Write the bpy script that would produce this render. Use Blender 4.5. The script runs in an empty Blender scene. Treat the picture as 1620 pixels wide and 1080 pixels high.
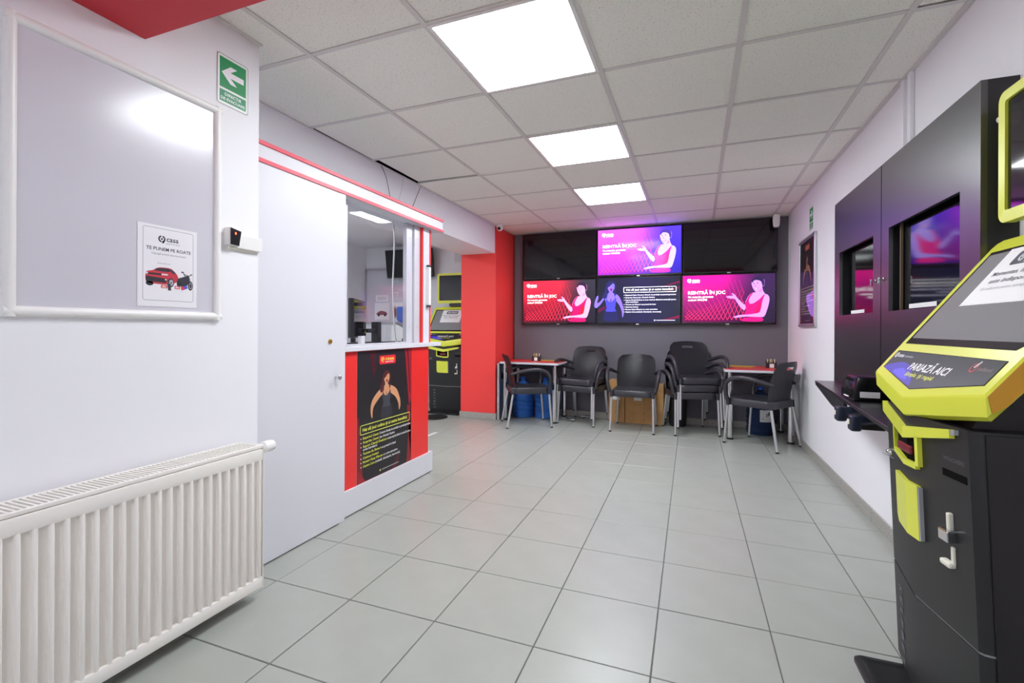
import bpy, bmesh, math, random
from math import sin, cos, pi, radians
from mathutils import Vector, Matrix
random.seed(7)
SC = bpy.context.scene
COL = SC.collection

# ------------------------------------------------------------------ camera
CAM_H = 1.114
cd = bpy.data.cameras.new('camera')
cd.sensor_fit = 'HORIZONTAL'; cd.sensor_width = 36.0
cd.lens = 745.23 * 36.0 / 1620.0
cd.shift_y = -(540.0 - 519.13) / 1620.0
cd.clip_start = 0.02; cd.clip_end = 100
cam = bpy.data.objects.new('camera', cd); COL.objects.link(cam)
cam.matrix_world = Matrix.Translation((0, 0, CAM_H)) @ Matrix.Rotation(.362, 4, 'Z') @ Matrix.Rotation(pi / 2, 4, 'X') @ Matrix.Rotation(.0047, 4, 'Z')
SC.camera = cam

# ------------------------------------------------------------------ world, exposure, lamp power
w = bpy.data.worlds.new('world'); SC.world = w; w.use_nodes = True
w.node_tree.nodes['Background'].inputs[0].default_value = (.8, .85, 1, 1)
w.node_tree.nodes['Background'].inputs[1].default_value = .3
SC.view_settings.view_transform = 'Standard'; SC.view_settings.look = 'None'
SC.view_settings.gamma = 1; SC.view_settings.use_curve_mapping = False
SC.view_settings.exposure = 1.34
PANEL_POWER = 11.0          # radiance of the ceiling light panels
SCREEN_POWER = 1.2         # radiance of lit television screens
SC.cycles.use_denoising = True
SC.cycles.max_bounces = 10; SC.cycles.diffuse_bounces = 6; SC.cycles.glossy_bounces = 5
SC.cycles.transmission_bounces = 8; SC.cycles.transparent_max_bounces = 10
SC.cycles.sample_clamp_indirect = 6.0
SC.cycles.caustics_reflective = False; SC.cycles.caustics_refractive = False

# ------------------------------------------------------------------ materials
def lin(c):
    if isinstance(c, str):
        c = tuple(int(c[i:i + 2], 16) / 255 for i in (0, 2, 4))
    return tuple((x / 12.92 if x <= .04045 else ((x + .055) / 1.055) ** 2.4) for x in c[:3])
MATS = {}
def mat(name, col, rough=.5, metal=0., spec=.5, emis=0., ecol=None, trans=0., alpha=1., coat=0., ior=None):
    if name in MATS: return MATS[name]
    m = bpy.data.materials.new(name); m.use_nodes = True
    b = m.node_tree.nodes['Principled BSDF']
    c = lin(col)
    b.inputs['Base Color'].default_value = (*c, 1)
    b.inputs['Roughness'].default_value = rough
    b.inputs['Metallic'].default_value = metal
    b.inputs['Specular IOR Level'].default_value = spec
    b.inputs['Transmission Weight'].default_value = trans
    b.inputs['Alpha'].default_value = alpha
    b.inputs['Coat Weight'].default_value = coat
    b.inputs['Coat Roughness'].default_value = rough
    if ior: b.inputs['IOR'].default_value = ior
    if emis:
        b.inputs['Emission Color'].default_value = (*lin(ecol or col), 1)
        b.inputs['Emission Strength'].default_value = emis
    MATS[name] = m
    return m
def speckle(m, scale, dark, amount, detail=2., bump=0., coord='Object', lo=.35, hi=.5, light=None):
    """mix a darker (or second) tone into a material by object-space noise, optional bump"""
    nt = m.node_tree; n = nt.nodes; l = nt.links
    b = n['Principled BSDF']
    tc = n.new('ShaderNodeTexCoord'); nz = n.new('ShaderNodeTexNoise'); rp = n.new('ShaderNodeValToRGB')
    nz.inputs['Scale'].default_value = scale; nz.inputs['Detail'].default_value = detail
    l.new(tc.outputs[coord], nz.inputs['Vector']); l.new(nz.outputs['Fac'], rp.inputs['Fac'])
    rp.color_ramp.elements[0].position = lo; rp.color_ramp.elements[1].position = hi
    base = b.inputs['Base Color'].default_value[:]
    d = (*lin(dark), 1)
    rp.color_ramp.elements[0].color = tuple(base[i] * (1 - amount) + d[i] * amount for i in range(3)) + (1,)
    rp.color_ramp.elements[1].color = base
    l.new(rp.outputs['Color'], b.inputs['Base Color'])
    if bump:
        bp = n.new('ShaderNodeBump'); bp.inputs['Strength'].default_value = bump; bp.inputs['Distance'].default_value = .002
        l.new(nz.outputs['Fac'], bp.inputs['Height']); l.new(bp.outputs['Normal'], b.inputs['Normal'])
    return m
def finebump(m, scale, strength, dist=.001, detail=3.):
    nt = m.node_tree; n = nt.nodes; l = nt.links
    tc = n.new('ShaderNodeTexCoord'); nz = n.new('ShaderNodeTexNoise'); bp = n.new('ShaderNodeBump')
    nz.inputs['Scale'].default_value = scale; nz.inputs['Detail'].default_value = detail
    bp.inputs['Strength'].default_value = strength; bp.inputs['Distance'].default_value = dist
    l.new(tc.outputs['Object'], nz.inputs['Vector']); l.new(nz.outputs['Fac'], bp.inputs['Height'])
    l.new(bp.outputs['Normal'], n['Principled BSDF'].inputs['Normal'])
    return m

WALL = finebump(mat('white_wall_paint', 'F0EFF4', .55, spec=.3), 60, .08)
WALLB = finebump(mat('charcoal_wall_paint', '726E78', .55, spec=.3), 60, .08)
RED = finebump(mat('red_wall_paint', 'F44846', .5, spec=.3), 60, .06)
REDSHADED = finebump(mat('shaded_red_beam_paint', 'CC303C', .5, spec=.3), 60, .06)  # wall red darkened: the beam underside's weaker light is in the colour
REDLAM = mat('red_laminate', 'F0302E', .35)
REDTRIM = mat('coral_red_edge_trim', 'E8586A', .35)
WHITELAM = finebump(mat('white_laminate', 'DCDBE3', .35), 120, .02)
WHITEPL = mat('white_plastic', 'EDEBEA', .35)
CREAMPL = mat('cream_plastic', 'E9E6D8', .4)
RADW = mat('radiator_white_enamel', 'F0EBE6', .3)
GRID = mat('ceiling_grid_paint', 'D9D6D3', .5)
TILE = speckle(mat('ceiling_tile_mineral_fibre', 'F4F3EC', .85, spec=.2), 150, '8A857C', .5, 1.5, .2, lo=.30, hi=.38)
FLOORT = speckle(mat('grey_porcelain_tile', 'A8ABA5', .32, spec=.5), 7, '9C9F97', .45, 5, 0, lo=.3, hi=.7)
GROUT = mat('grey_grout', '6A6966', .85)
GRANITE = speckle(mat('granite_skirting_stone', 'BDBAB4', .35), 160, '6E6B66', .8, 3, 0, lo=.38, hi=.62)
BLACKPL = finebump(mat('black_textured_plastic', '26262A', .42), 500, .1, .0004)
BLACKGL = mat('black_gloss_plastic', '121216', .18)
BLACKSAT = finebump(mat('black_satin_board', '16151B', .32, spec=1.0, coat=.35, ior=1.6), 300, .05, .0005)
DARKVOID = mat('dark_void', '0A0A0B', .9, spec=.1)
SCREENOFF = mat('dark_screen_glass', '0C0D12', .06, spec=.6)
TOUCH = mat('touch_glass_ceiling_reflection', '87888B', .1, spec=.8)  # grey base stands in for the ceiling reflected in the dark glass
KIOSKBODY = finebump(mat('graphite_powder_coat', '1D1D20', .45), 700, .12, .0004)
KIOSKSIDE = finebump(mat('near_black_side_coat', '120C0F', .55), 700, .1, .0004)
LIME = mat('lime_yellow_gloss', 'DCE24A', .28)
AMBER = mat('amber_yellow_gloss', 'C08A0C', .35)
LIMEEDGE = mat('grey_edge_plastic', '9A9CA0', .4)
ALU = mat('brushed_aluminium', 'CFCFD2', .32, metal=.85)
ALUW = mat('white_silver_aluminium', 'DAD9E0', .32, metal=.2)
CHROME = mat('polished_chrome', 'D8D8DA', .12, metal=1)
RUBBER = mat('black_rubber', '141414', .6)
CHAIR = finebump(mat('charcoal_chair_plastic', '35343A', .33), 400, .12, .0005)
BRASS = mat('brass', 'C79A3A', .3, metal=1)
CARD = speckle(mat('brown_cardboard', 'C59762', .8), 20, 'B5854F', .5, 4)
JUG = mat('blue_jug_plastic', '4C8CF0', .1, trans=.35, ior=1.2)
JUGD = mat('deep_blue_jug_plastic', '38507E', .15, trans=.5, ior=1.2)
PAPER = mat('white_paper', 'F2F1F2', .7)
BOARD = mat('whiteboard_enamel', 'D4D1DB', .2, spec=.7)
SCANBLUE = mat('navy_scanner_plastic', '262C3C', .25)
def glassmat():
    m = bpy.data.materials.new('clear_window_glass'); m.use_nodes = True
    n = m.node_tree.nodes; l = m.node_tree.links
    n.remove(n['Principled BSDF'])
    tr = n.new('ShaderNodeBsdfTransparent'); gl = n.new('ShaderNodeBsdfGlossy'); mx = n.new('ShaderNodeMixShader'); fr = n.new('ShaderNodeFresnel')
    fr.inputs['IOR'].default_value = 1.5; gl.inputs['Roughness'].default_value = .02
    tr.inputs['Color'].default_value = (.95, .96, .97, 1)
    ge = n.new('ShaderNodeNewGeometry'); sb = n.new('ShaderNodeMath'); sb.operation = 'SUBTRACT'; sb.inputs[0].default_value = 1.0
    mu = n.new('ShaderNodeMath'); mu.operation = 'MULTIPLY'
    l.new(ge.outputs['Backfacing'], sb.inputs[1]); l.new(sb.outputs[0], mu.inputs[0]); l.new(fr.outputs[0], mu.inputs[1])
    l.new(mu.outputs[0], mx.inputs[0]); l.new(tr.outputs[0], mx.inputs[1]); l.new(gl.outputs[0], mx.inputs[2])
    l.new(mx.outputs[0], n['Material Output'].inputs['Surface'])
    return m
GLASS = glassmat()
LAMP = mat('led_panel_diffuser', 'FFFFFF', .5, emis=PANEL_POWER, ecol='F1F8FB')
def printmat(name, screen):
    m = bpy.data.materials.new(name); m.use_nodes = True
    n = m.node_tree.nodes; l = m.node_tree.links; b = n['Principled BSDF']
    at = n.new('ShaderNodeAttribute'); at.attribute_name = 'ink'
    if screen:
        b.inputs['Base Color'].default_value = (.01, .01, .012, 1); b.inputs['Roughness'].default_value = .12; b.inputs['Specular IOR Level'].default_value = .15
        l.new(at.outputs['Color'], b.inputs['Emission Color']); b.inputs['Emission Strength'].default_value = SCREEN_POWER
    else:
        l.new(at.outputs['Color'], b.inputs['Base Color']); b.inputs['Roughness'].default_value = .4
    return m
SCREENPRINT = printmat('lit_screen_picture', True)
INK = printmat('printed_ink', False)

# ------------------------------------------------------------------ mesh helpers
class MB:
    def __init__(s): s.bm = bmesh.new()
    def box(s, x0, x1, y0, y1, z0, z1, bev=0., seg=2, M=None):
        r = bmesh.ops.create_cube(s.bm, size=1)
        vs = r['verts']
        T = Matrix.Translation(((x0 + x1) / 2, (y0 + y1) / 2, (z0 + z1) / 2)) @ Matrix.Diagonal((abs(x1 - x0), abs(y1 - y0), abs(z1 - z0), 1))
        bmesh.ops.transform(s.bm, matrix=(M @ T) if M else T, verts=vs)
        if bev > 0:
            es = list({e for v in vs for e in v.link_edges})
            bmesh.ops.bevel(s.bm, geom=es, offset=bev, segments=seg, affect='EDGES', profile=.5)
        return s
    def poly(s, pts): 
        vs = [s.bm.verts.new(p) for p in pts]
        s.bm.faces.new(vs); return vs
    def prism(s, pts, vec, bev=0., seg=2):
        """planar polygon pts (3D) extruded along vec"""
        n0 = len(s.bm.verts)
        v = Vector(vec)
        a = [s.bm.verts.new(p) for p in pts]; b = [s.bm.verts.new(Vector(p) + v) for p in pts]
        fs = [s.bm.faces.new(a), s.bm.faces.new(list(reversed(b)))]
        for i in range(len(a)):
            j = (i + 1) % len(a); fs.append(s.bm.faces.new([a[j], a[i], b[i], b[j]]))
        bmesh.ops.recalc_face_normals(s.bm, faces=fs)
        if bev > 0:
            es = list({e for f in fs for e in f.edges})
            bmesh.ops.bevel(s.bm, geom=es, offset=bev, segments=seg, affect='EDGES', profile=.5)
        return s
    def rings(s, rings, cap0=True, cap1=True):
        R = [[s.bm.verts.new(p) for p in r] for r in rings]
        fs = []
        for a, b in zip(R[:-1], R[1:]):
            for i in range(len(a)):
                j = (i + 1) % len(a); fs.append(s.bm.faces.new([a[i], a[j], b[j], b[i]]))
        if cap0: fs.append(s.bm.faces.new(list(reversed(R[0]))))
        if cap1: fs.append(s.bm.faces.new(R[-1]))
        bmesh.ops.recalc_face_normals(s.bm, faces=fs)
        return s
    def lathe(s, prof, c=(0, 0, 0), n=24, axis='z'):
        def pt(r, z, k):
            a = 2 * pi * k / n; x, y = r * cos(a), r * sin(a)
            p = {'z': (x, y, z), 'x': (z, x, y), 'y': (y, z, x)}[axis]
            return (p[0] + c[0], p[1] + c[1], p[2] + c[2])
        return s.rings([[pt(max(r, 1e-4), z, k) for k in range(n)] for r, z in prof])
    def tube(s, path, r, n=10, ry=None, smooth=0):
        P = [Vector(p) for p in path]
        if smooth: P = crom(P, smooth)
        rg = []
        up = None
        for i, p in enumerate(P):
            t = (P[min(i + 1, len(P) - 1)] - P[max(i - 1, 0)]).normalized()
            if up is None:
                up = Vector((0, 0, 1)) if abs(t.z) < .9 else Vector((0, 1, 0))
            sd = t.cross(up)
            if sd.length < 1e-4: sd = t.cross(Vector((1, 0, 0)))
            sd.normalize(); up = sd.cross(t).normalized()
            rr = r
            if isinstance(r, (list, tuple)):
                q_ = i / (len(P) - 1) * (len(r) - 1); i0 = min(int(q_), len(r) - 2); rr = r[i0] + (r[i0 + 1] - r[i0]) * (q_ - i0)
            r2 = ry if ry else rr
            rg.append([p + sd * (rr * cos(2 * pi * k / n)) + up * (r2 * sin(2 * pi * k / n)) for k in range(n)])
        return s.rings(rg)
    def build(s, name, m, parent=None, smooth=None, world=False):
        me = bpy.data.meshes.new(name); s.bm.to_mesh(me); s.bm.free()
        if world and parent is not None:
            me.transform(pm(parent).inverted())
        return link(name, me, m, parent, smooth)
def pm(o):
    M = Matrix.LocRotScale(o.location, o.rotation_euler, o.scale)
    return (pm(o.parent) @ M) if o.parent else M
def link(name, me, m, parent=None, smooth=None):
    me.materials.clear(); me.materials.append(m)
    if smooth: me.shade_smooth() if smooth is True else shade_auto(me, smooth)
    o = bpy.data.objects.new(name, me); COL.objects.link(o)
    o.parent = parent
    return o
def shade_auto(me, ang):
    me.shade_smooth()
    bm = bmesh.new(); bm.from_mesh(me)
    for e in bm.edges:
        e.smooth = not (len(e.link_faces) == 2 and e.calc_face_angle(0) > radians(ang))
    bm.to_mesh(me); bm.free()
def crom(P, n, closed=False):
    P = [Vector(p) for p in P]; out = []
    N = len(P)
    rng = range(N) if closed else range(N - 1)
    for i in rng:
        if closed: a, b, c, d = P[(i - 1) % N], P[i], P[(i + 1) % N], P[(i + 2) % N]
        else: a, b, c, d = P[max(i - 1, 0)], P[i], P[i + 1], P[min(i + 2, N - 1)]
        for k in range(n):
            t = k / n
            out.append(.5 * ((2 * b) + (c - a) * t + (2 * a - 5 * b + 4 * c - d) * t * t + (3 * b - a - 3 * c + d) * t ** 3))
    if not closed: out.append(P[-1])
    return out
def tag(o, label=None, cat=None, group=None, kind=None):
    if label: o['label'] = label
    if cat: o['category'] = cat
    if group: o['group'] = group
    if kind: o['kind'] = kind
    return o
def thing(name, label, cat, loc=(0, 0, 0), rz=0., group=None):
    o = bpy.data.objects.new(name, None); COL.objects.link(o)
    o.location = loc; o.rotation_euler = (0, 0, rz); o.empty_display_size = .1
    return tag(o, label, cat, group)
def struct(name, b, m, smooth=None, label=None, cat=None):
    o = b.build(name, m, None, smooth); o['kind'] = 'structure'
    return tag(o, label, cat)
def copy_tree(o, parent=None):
    c = o.copy(); COL.objects.link(c); c.parent = parent
    for ch in list(o.children): copy_tree(ch, c)
    return c
def box(*a, **k): return MB().box(*a, **k)

# ------------------------------------------------------------------ flat print (posters, screens, lettering)
FONTC = {}
def textmesh(s, bold, shear):
    key = (s, bold, shear)
    if key in FONTC: return FONTC[key]
    cu = bpy.data.curves.new('lettering', 'FONT'); cu.body = s; cu.size = 1; cu.resolution_u = 2
    cu.offset = .018 if bold else 0; cu.shear = shear
    o = bpy.data.objects.new('lettering', cu); COL.objects.link(o)
    me = bpy.data.meshes.new_from_object(o.evaluated_get(bpy.context.evaluated_depsgraph_get()))
    bpy.data.objects.remove(o); bpy.data.curves.remove(cu)
    V = [tuple(v.co[:2]) for v in me.vertices]; F = [tuple(p.vertices) for p in me.polygons]
    bpy.data.meshes.remove(me)
    xs = [v[0] for v in V] or [0]
    FONTC[key] = (V, F, min(xs), max(xs))
    return FONTC[key]
class Print:
    def __init__(s): s.V = []; s.F = []; s.C = []
    def poly(s, pts, col, layer=1, cols=None):
        i0 = len(s.V); cc = lin(col) if not cols else None
        for k, p in enumerate(pts):
            s.V.append((p[0], p[1], layer)); s.C.append(lin(cols[k]) if cols else cc)
        s.F.append(tuple(range(i0, len(s.V))))
    def rect(s, x0, x1, y0, y1, col, layer=1, cols=None):
        s.poly([(x0, y0), (x1, y0), (x1, y1), (x0, y1)], col, layer, cols)
    def rrect(s, x0, x1, y0, y1, r, col, layer=1):
        s.poly(rr(x0, x1, y0, y1, r), col, layer)
    def rframe(s, x0, x1, y0, y1, r, t, col, layer=1):
        a = rr(x0, x1, y0, y1, r); b = rr(x0 + t, x1 - t, y0 + t, y1 - t, max(r - t, .0005))
        for i in range(len(a)):
            j = (i + 1) % len(a); s.poly([a[i], a[j], b[j], b[i]], col, layer)
    def grid(s, x0, x1, y0, y1, nx, ny, fn, layer=0):
        i0 = len(s.V)
        for j in range(ny + 1):
            for i in range(nx + 1):
                u, v = i / nx, j / ny
                s.V.append((x0 + (x1 - x0) * u, y0 + (y1 - y0) * v, layer)); s.C.append(lin(fn(u, v)))
        for j in range(ny):
            for i in range(nx):
                a = i0 + j * (nx + 1) + i; s.F.append((a, a + 1, a + nx + 2, a + nx + 1))
    def shape(s, pts, col, layer=1, n=4):
        s.poly([p[:2] for p in crom([(*p, 0) for p in pts], n, True)], col, layer)
    def line(s, p, q, wd, col, layer=1):
        d = Vector((q[0] - p[0], q[1] - p[1])); d.normalize(); k = Vector((-d.y, d.x)) * wd / 2
        s.poly([(p[0] + k.x, p[1] + k.y), (p[0] - k.x, p[1] - k.y), (q[0] - k.x, q[1] - k.y), (q[0] + k.x, q[1] + k.y)], col, layer)
    def disc(s, c, rx, ry, col, layer=1, n=16):
        s.poly([(c[0] + rx * cos(2 * pi * k / n), c[1] + ry * sin(2 * pi * k / n)) for k in range(n)], col, layer)
    def ring(s, c, r, t, col, layer=1, a0=0, a1=2 * pi, n=20):
        for k in range(n):
            a, b = a0 + (a1 - a0) * k / n, a0 + (a1 - a0) * (k + 1) / n
            s.poly([(c[0] + q * cos(x), c[1] + q * sin(x)) for q, x in ((r, a), (r, b), (r - t, b), (r - t, a))], col, layer)
    def text(s, txt, x, y, size, col, layer=2, bold=False, width=None, align='l', shear=0.):
        V, F, a, b = textmesh(txt, bold, shear)
        sx = size if not width else width / (b - a)
        off = {'l': -a * sx, 'c': -(a + b) / 2 * sx, 'r': -b * sx}[align]
        i0 = len(s.V); c = lin(col)
        for v in V: s.V.append((x + off + v[0] * sx, y + v[1] * size, layer)); s.C.append(c)
        for f in F: s.F.append(tuple(i0 + k for k in f))
    def build(s, name, parent, O, U, Vv, m, eps=.0004, world=False):
        U = Vector(U); Vv = Vector(Vv); N = U.cross(Vv).normalized(); O = Vector(O)
        me = bpy.data.meshes.new(name)
        me.from_pydata([O + U * v[0] + Vv * v[1] + N * (v[2] * eps) for v in s.V], [], s.F)
        at = me.color_attributes.new('ink', 'FLOAT_COLOR', 'POINT')
        if m is SCREENPRINT:      # backlit panel: bright primaries are driven harder than dark ones
            k_ = lambda c: min(1, max(0, (c - .3) / .5))
            s.C = [tuple(c / 1.72 * (1 + .72 * k_(c) ** 2 * (3 - 2 * k_(c))) for c in q) for q in s.C]
        for i, c in enumerate(s.C): at.data[i].color = (*c, 1)
        if world: me.transform(pm(parent).inverted())
        return link(name, me, m, parent)
def rr(x0, x1, y0, y1, r, n=4):
    o = []
    for cx, cy, a in ((x1 - r, y1 - r, 0), (x0 + r, y1 - r, pi / 2), (x0 + r, y0 + r, pi), (x1 - r, y0 + r, 1.5 * pi)):
        for k in range(n + 1): o.append((cx + r * cos(a + pi / 2 * k / n), cy + r * sin(a + pi / 2 * k / n)))
    return o
def mixc(a, b, t):
    a = [int(a[i:i + 2], 16) / 255 for i in (0, 2, 4)]; b = [int(b[i:i + 2], 16) / 255 for i in (0, 2, 4)]
    t = max(0, min(1, t))
    return tuple(x + (y - x) * t for x, y in zip(a, b))
def emblem(p, x, y, h, col, hole, layer=2):
    """rounded speech-mark emblem with a split ring and tail"""
    r = h * .42; c = (x + r, y + h * .55)
    p.ring(c, r, r * .42, col, layer, .5 * pi + .22, 1.5 * pi - .1, 12)
    p.ring(c, r, r * .42, col, layer, -.5 * pi + .25, .5 * pi - .22, 12)
    p.poly([(c[0] + r * .1, c[1] - r * .55), (c[0] + r * .95, c[1] - r * .2), (c[0] + r * .55, c[1] - r * 1.1), (c[0] + r * .1, c[1] - r * 1.3)], col, layer)
    p.disc(c, r * .28, r * .28, col, layer, 10)
def logo(p, x, y, h, col, col2=None, layer=3):
    emblem(p, x, y, h, col, None, layer)
    p.text('casa', x + h * .98, y + h * .36, h * .78, col, layer, True)
    p.text('pariurilor', x + h * 1.0, y + h * .06, h * .3, col2 or col, layer, True, width=h * 1.75)

# ================================================================== SETTING
H = 2.3607
RX = 1.0; BY = 5.90                       # right wall face, television wall face
FS, FOX, FOY = .39531, -1.69552, 1.57208  # floor tile pitch and a tile corner
CU, COX, COY, CROT = .60887, -1.63866, 1.69447, -.0117

floor = struct('floor', box(-5.0, 1.3, -1.9, 6.5, -.12, -.0035), GROUT)
g = .0022
full = MB().box(g, FS - g, g, FS - g, -.014, 0, bev=.0016, seg=1)
fullme = bpy.data.meshes.new('floor_tile'); full.bm.to_mesh(fullme); full.bm.free(); fullme.materials.append(FLOORT)
for i in range(-8, 8):
    for j in range(-4, 13):
        x0, y0 = FOX + i * FS, FOY + j * FS
        x1, y1 = x0 + FS, y0 + FS
        cx, cy = (x0 + x1) / 2, (y0 + y1) / 2
        if cx < -1.99 and cy < 3.0: continue
        if cy > 5.95 and cx > -2.3: continue
        if x0 > RX - .03 or y0 > 6.12: continue
        xa, xb, ya, yb = max(x0, -4.8), min(x1, RX - .002), y0, min(y1, 6.14)
        if cx > -2.2: yb = min(yb, BY - .002)
        if xb - xa < .03 or yb - ya < .03: continue
        if abs(xb - xa - FS) < 1e-4 and abs(yb - ya - FS) < 1e-4:
            o = bpy.data.objects.new('floor_tile', fullme); COL.objects.link(o); o.location = (x0, y0, 0); o.parent = floor
        else:
            o = MB().box(xa - x0 + g, xb - x0 - g, ya - y0 + g, yb - y0 - g, -.014, 0, bev=.0016, seg=1).build('floor_tile', FLOORT, floor)
            o.location = (x0, y0, 0)
        o.location.z = random.uniform(-.0006, .0004)

# ---- walls
struct('wall_right', box(RX, RX + .15, -1.75, 6.3, 0, 2.55), WALL)
struct('wall_back', box(-2.2, RX, BY, 6.3, 0, 2.55), WALLB)
struct('wall_pillar', box(-2.69, -2.22, 5.30, 6.3, 0, 2.55), RED)
struct('wall_left', box(-2.15, -1.80, -1.75, 1.56, 0, 2.55), WALL)
struct('wall_front', box(-1.80, RX, -1.75, -1.6, 0, 2.55), WALL)
struct('wall_backroom_left', box(-4.95, -4.8, 1.1, 6.3, 0, 2.55), WALL)
struct('wall_backroom_back', box(-4.8, -2.69, 6.15, 6.3, 0, 2.55), WALL)
struct('wall_backroom_front', box(-4.8, -2.15, 1.1, 1.25, 0, 2.55), WALL)
struct('trim_1', box(-2.69, -2.235, 1.56, 5.30, 2.03, H + .001), WALL)          # dropped white beam above the counter
struct('trim_2', box(-1.80, RX, .62, 1.092, 2.125, 2.55), REDSHADED)              # red cross beam overhead

# ---- skirting, one length per stone
def skirt(name, runs):
    """runs: list of (x0,x1,y0,y1) stone lengths"""
    root = None
    for k, (x0, x1, y0, y1) in enumerate(runs):
        b = MB().box(x0, x1, y0, y1, 0, .075, bev=.002, seg=1)
        if root is None:
            root = struct(name, b, GRANITE)
        else:
            b.build('skirting_stone', GRANITE, root)
skirt('baseboard_right', [(RX - .013, RX, y, min(y + .597, BY - .015)) for y in [-.9 + .6 * k for k in range(12)] if y < 5.8])
skirt('baseboard_back', [(x, min(x + .597, RX - .013), BY - .013, BY) for x in [-2.205 + .6 * k for k in range(6)]])
skirt('baseboard_pillar', [(-2.703, -2.207, 5.287, 5.30), (-2.22, -2.207, 5.302, 5.886), (-2.703, -2.69, 5.302, 6.14)])

# ---- suspended ceiling
def clip(poly, rect):
    x0, x1, y0, y1 = rect
    for ax, lim, sg in ((0, x0, 1), (0, x1, -1), (1, y0, 1), (1, y1, -1)):
        out = []
        for k in range(len(poly)):
            a, b = poly[k], poly[(k + 1) % len(poly)]
            da, db = (a[ax] - lim) * sg, (b[ax] - lim) * sg
            if da >= 0: out.append(a)
            if da * db < 0:
                t = da / (da - db); out.append((a[0] + (b[0] - a[0]) * t, a[1] + (b[1] - a[1]) * t))
        poly = out
        if len(poly) < 3: return []
    return poly
cc, ss = cos(CROT), sin(CROT)
def cn(i, j): return (COX + (i * cc - j * ss) * CU, COY + (i * ss + j * cc) * CU)
ceil = struct('ceiling', box(-2.69, RX, 1.092, BY, H + .10, H + .16), DARKVOID)
CR = (-2.234, RX - .001, 1.093, BY - .001)
LIGHTS = {(1, 0), (1, 2), (1, 4)}
for i in range(-2, 5):
    for j in range(-2, 8):
        if (i, j) in LIGHTS: continue
        e = .006
        rect = CR
        if (i, j) in ((-1, 2), ): rect = (-2.185, CR[1], CR[2], cn(0, 3)[1] - .035)
        if (i, j) == (-1, 1): rect = (-2.218, CR[1], CR[2], CR[3])
        q = [cn(i + e / CU, j + e / CU), cn(i + 1 - e / CU, j + e / CU), cn(i + 1 - e / CU, j + 1 - e / CU), cn(i + e / CU, j + 1 - e / CU)]
        if (i, j) == (4, 0):
            q = [cn(i + .034, j + .01), cn(i + 1, j + .01), cn(i + 1, j + .97), cn(i + .024, j + .97)]
        q = clip(q, rect)
        if len(q) < 3: continue
        ar = abs(sum(q[k][0] * q[(k + 1) % len(q)][1] - q[(k + 1) % len(q)][0] * q[k][1] for k in range(len(q)))) / 2
        if ar < .004: continue
        c0 = cn(i, j)
        dz = random.uniform(0, .0015)
        o = MB().prism([(p[0] - c0[0], p[1] - c0[1], 0) for p in q], (0, 0, .015), bev=.0015, seg=1).build('ceiling_tile', TILE, ceil)
        o.location = (c0[0], c0[1], H + .004 + dz)
def bar(p, q, wd, name='grid_bar', up=0.):
    d = Vector((q[0] - p[0], q[1] - p[1], 0)).normalized(); k = Vector((-d.y, d.x, 0)) * wd / 2
    P = [(*p, 0), (*q, 0)]
    pts = [Vector(P[0]) + k, Vector(P[0]) - k, Vector(P[1]) - k, Vector(P[1]) + k]
    pl = clip([(v.x, v.y) for v in pts], CR)
    if len(pl) < 3: return
    MB().prism([(x, y, H + up) for x, y in pl], (0, 0, .0035 - up)).build(name, GRID, ceil)
for i in range(-1, 5): bar(cn(i, -2), cn(i, 8), .024)
for j in range(-1, 8): bar(cn(-2 if j != 3 else 0, j), cn(6, j), .0238, up=.0008)
MB().box(RX - .024, RX - .001, 1.093, BY, H - .002, H + .02).build('edge_trim', GRID, ceil)
MB().box(-2.2, RX - .024, BY - .02, BY, H - .002, H + .02).build('edge_trim', GRID, ceil)
MB().box(-2.234, -2.216, 3.60, BY, H - .001, H + .02).build('edge_trim', GRID, ceil)
MB().box(-1.80, -1.778, 1.093, 1.56, H - .001, H + .02).build('edge_trim', GRID, ceil)
struct('ceiling.001', box(-4.8, -2.69, 1.25, 6.15, H, H + .1), WALL)
struct('ceiling.002', box(-1.80, RX, -1.6, .62, H, H + .1), WALL)

# ---- LED panels
def led(q, label, grp, dz=0.):
    """q: four corners, counter-clockwise"""
    cx = sum(p[0] for p in q) / 4; cy = sum(p[1] for p in q) / 4
    t = thing('ceiling_light_panel', label, 'light', (cx, cy, H + dz), 0, grp)
    sh = lambda f, z: [((p[0] - cx) * f, (p[1] - cy) * f, z) for p in q]
    MB().prism(sh(.93, 0.0005), (0, 0, .006)).build('diffuser', LAMP, t)
    fr = MB()
    a, b = sh(.985, -.003), sh(.93, -.003)
    for k in range(4):
        m_ = (k + 1) % 4
        fr.prism([a[k], a[m_], b[m_], b[k]], (0, 0, .012))
    fr.build('frame', WHITEPL, t)
    return t
names = ['square ceiling light panel nearest the camera, largest in the row of three',
         'middle of the three square ceiling light panels',
         'square ceiling light panel nearest the television wall, smallest of three']
for k, (i, j) in enumerate([(1, 0), (1, 2), (1, 4)]):
    led([cn(i, j), cn(i + 1, j), cn(i + 1, j + 1), cn(i, j + 1)], names[k], 'ceiling light panels over the main floor')
led([(-.42, -1.4), (.18, -1.4), (.18, -.8), (-.42, -.8)], 'added unseen square ceiling light panel behind the red beam', 'added ceiling light panels by the entrance', -.0125)  # out of view, added to light the near end of the room
led([(-3.92, 3.15), (-3.32, 3.15), (-3.32, 3.75), (-3.92, 3.75)], 'farther added unseen ceiling light panel in the back room behind the white door', 'added ceiling light panels in the back room', -.0125)  # unseen lamp added to brighten the back room
led([(-3.92, 2.1), (-3.32, 2.1), (-3.32, 2.7), (-3.92, 2.7)], 'nearer added unseen ceiling light panel in the back room behind the white door', 'added ceiling light panels in the back room', -.0125)  # second unseen lamp, also added for back room brightness

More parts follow.
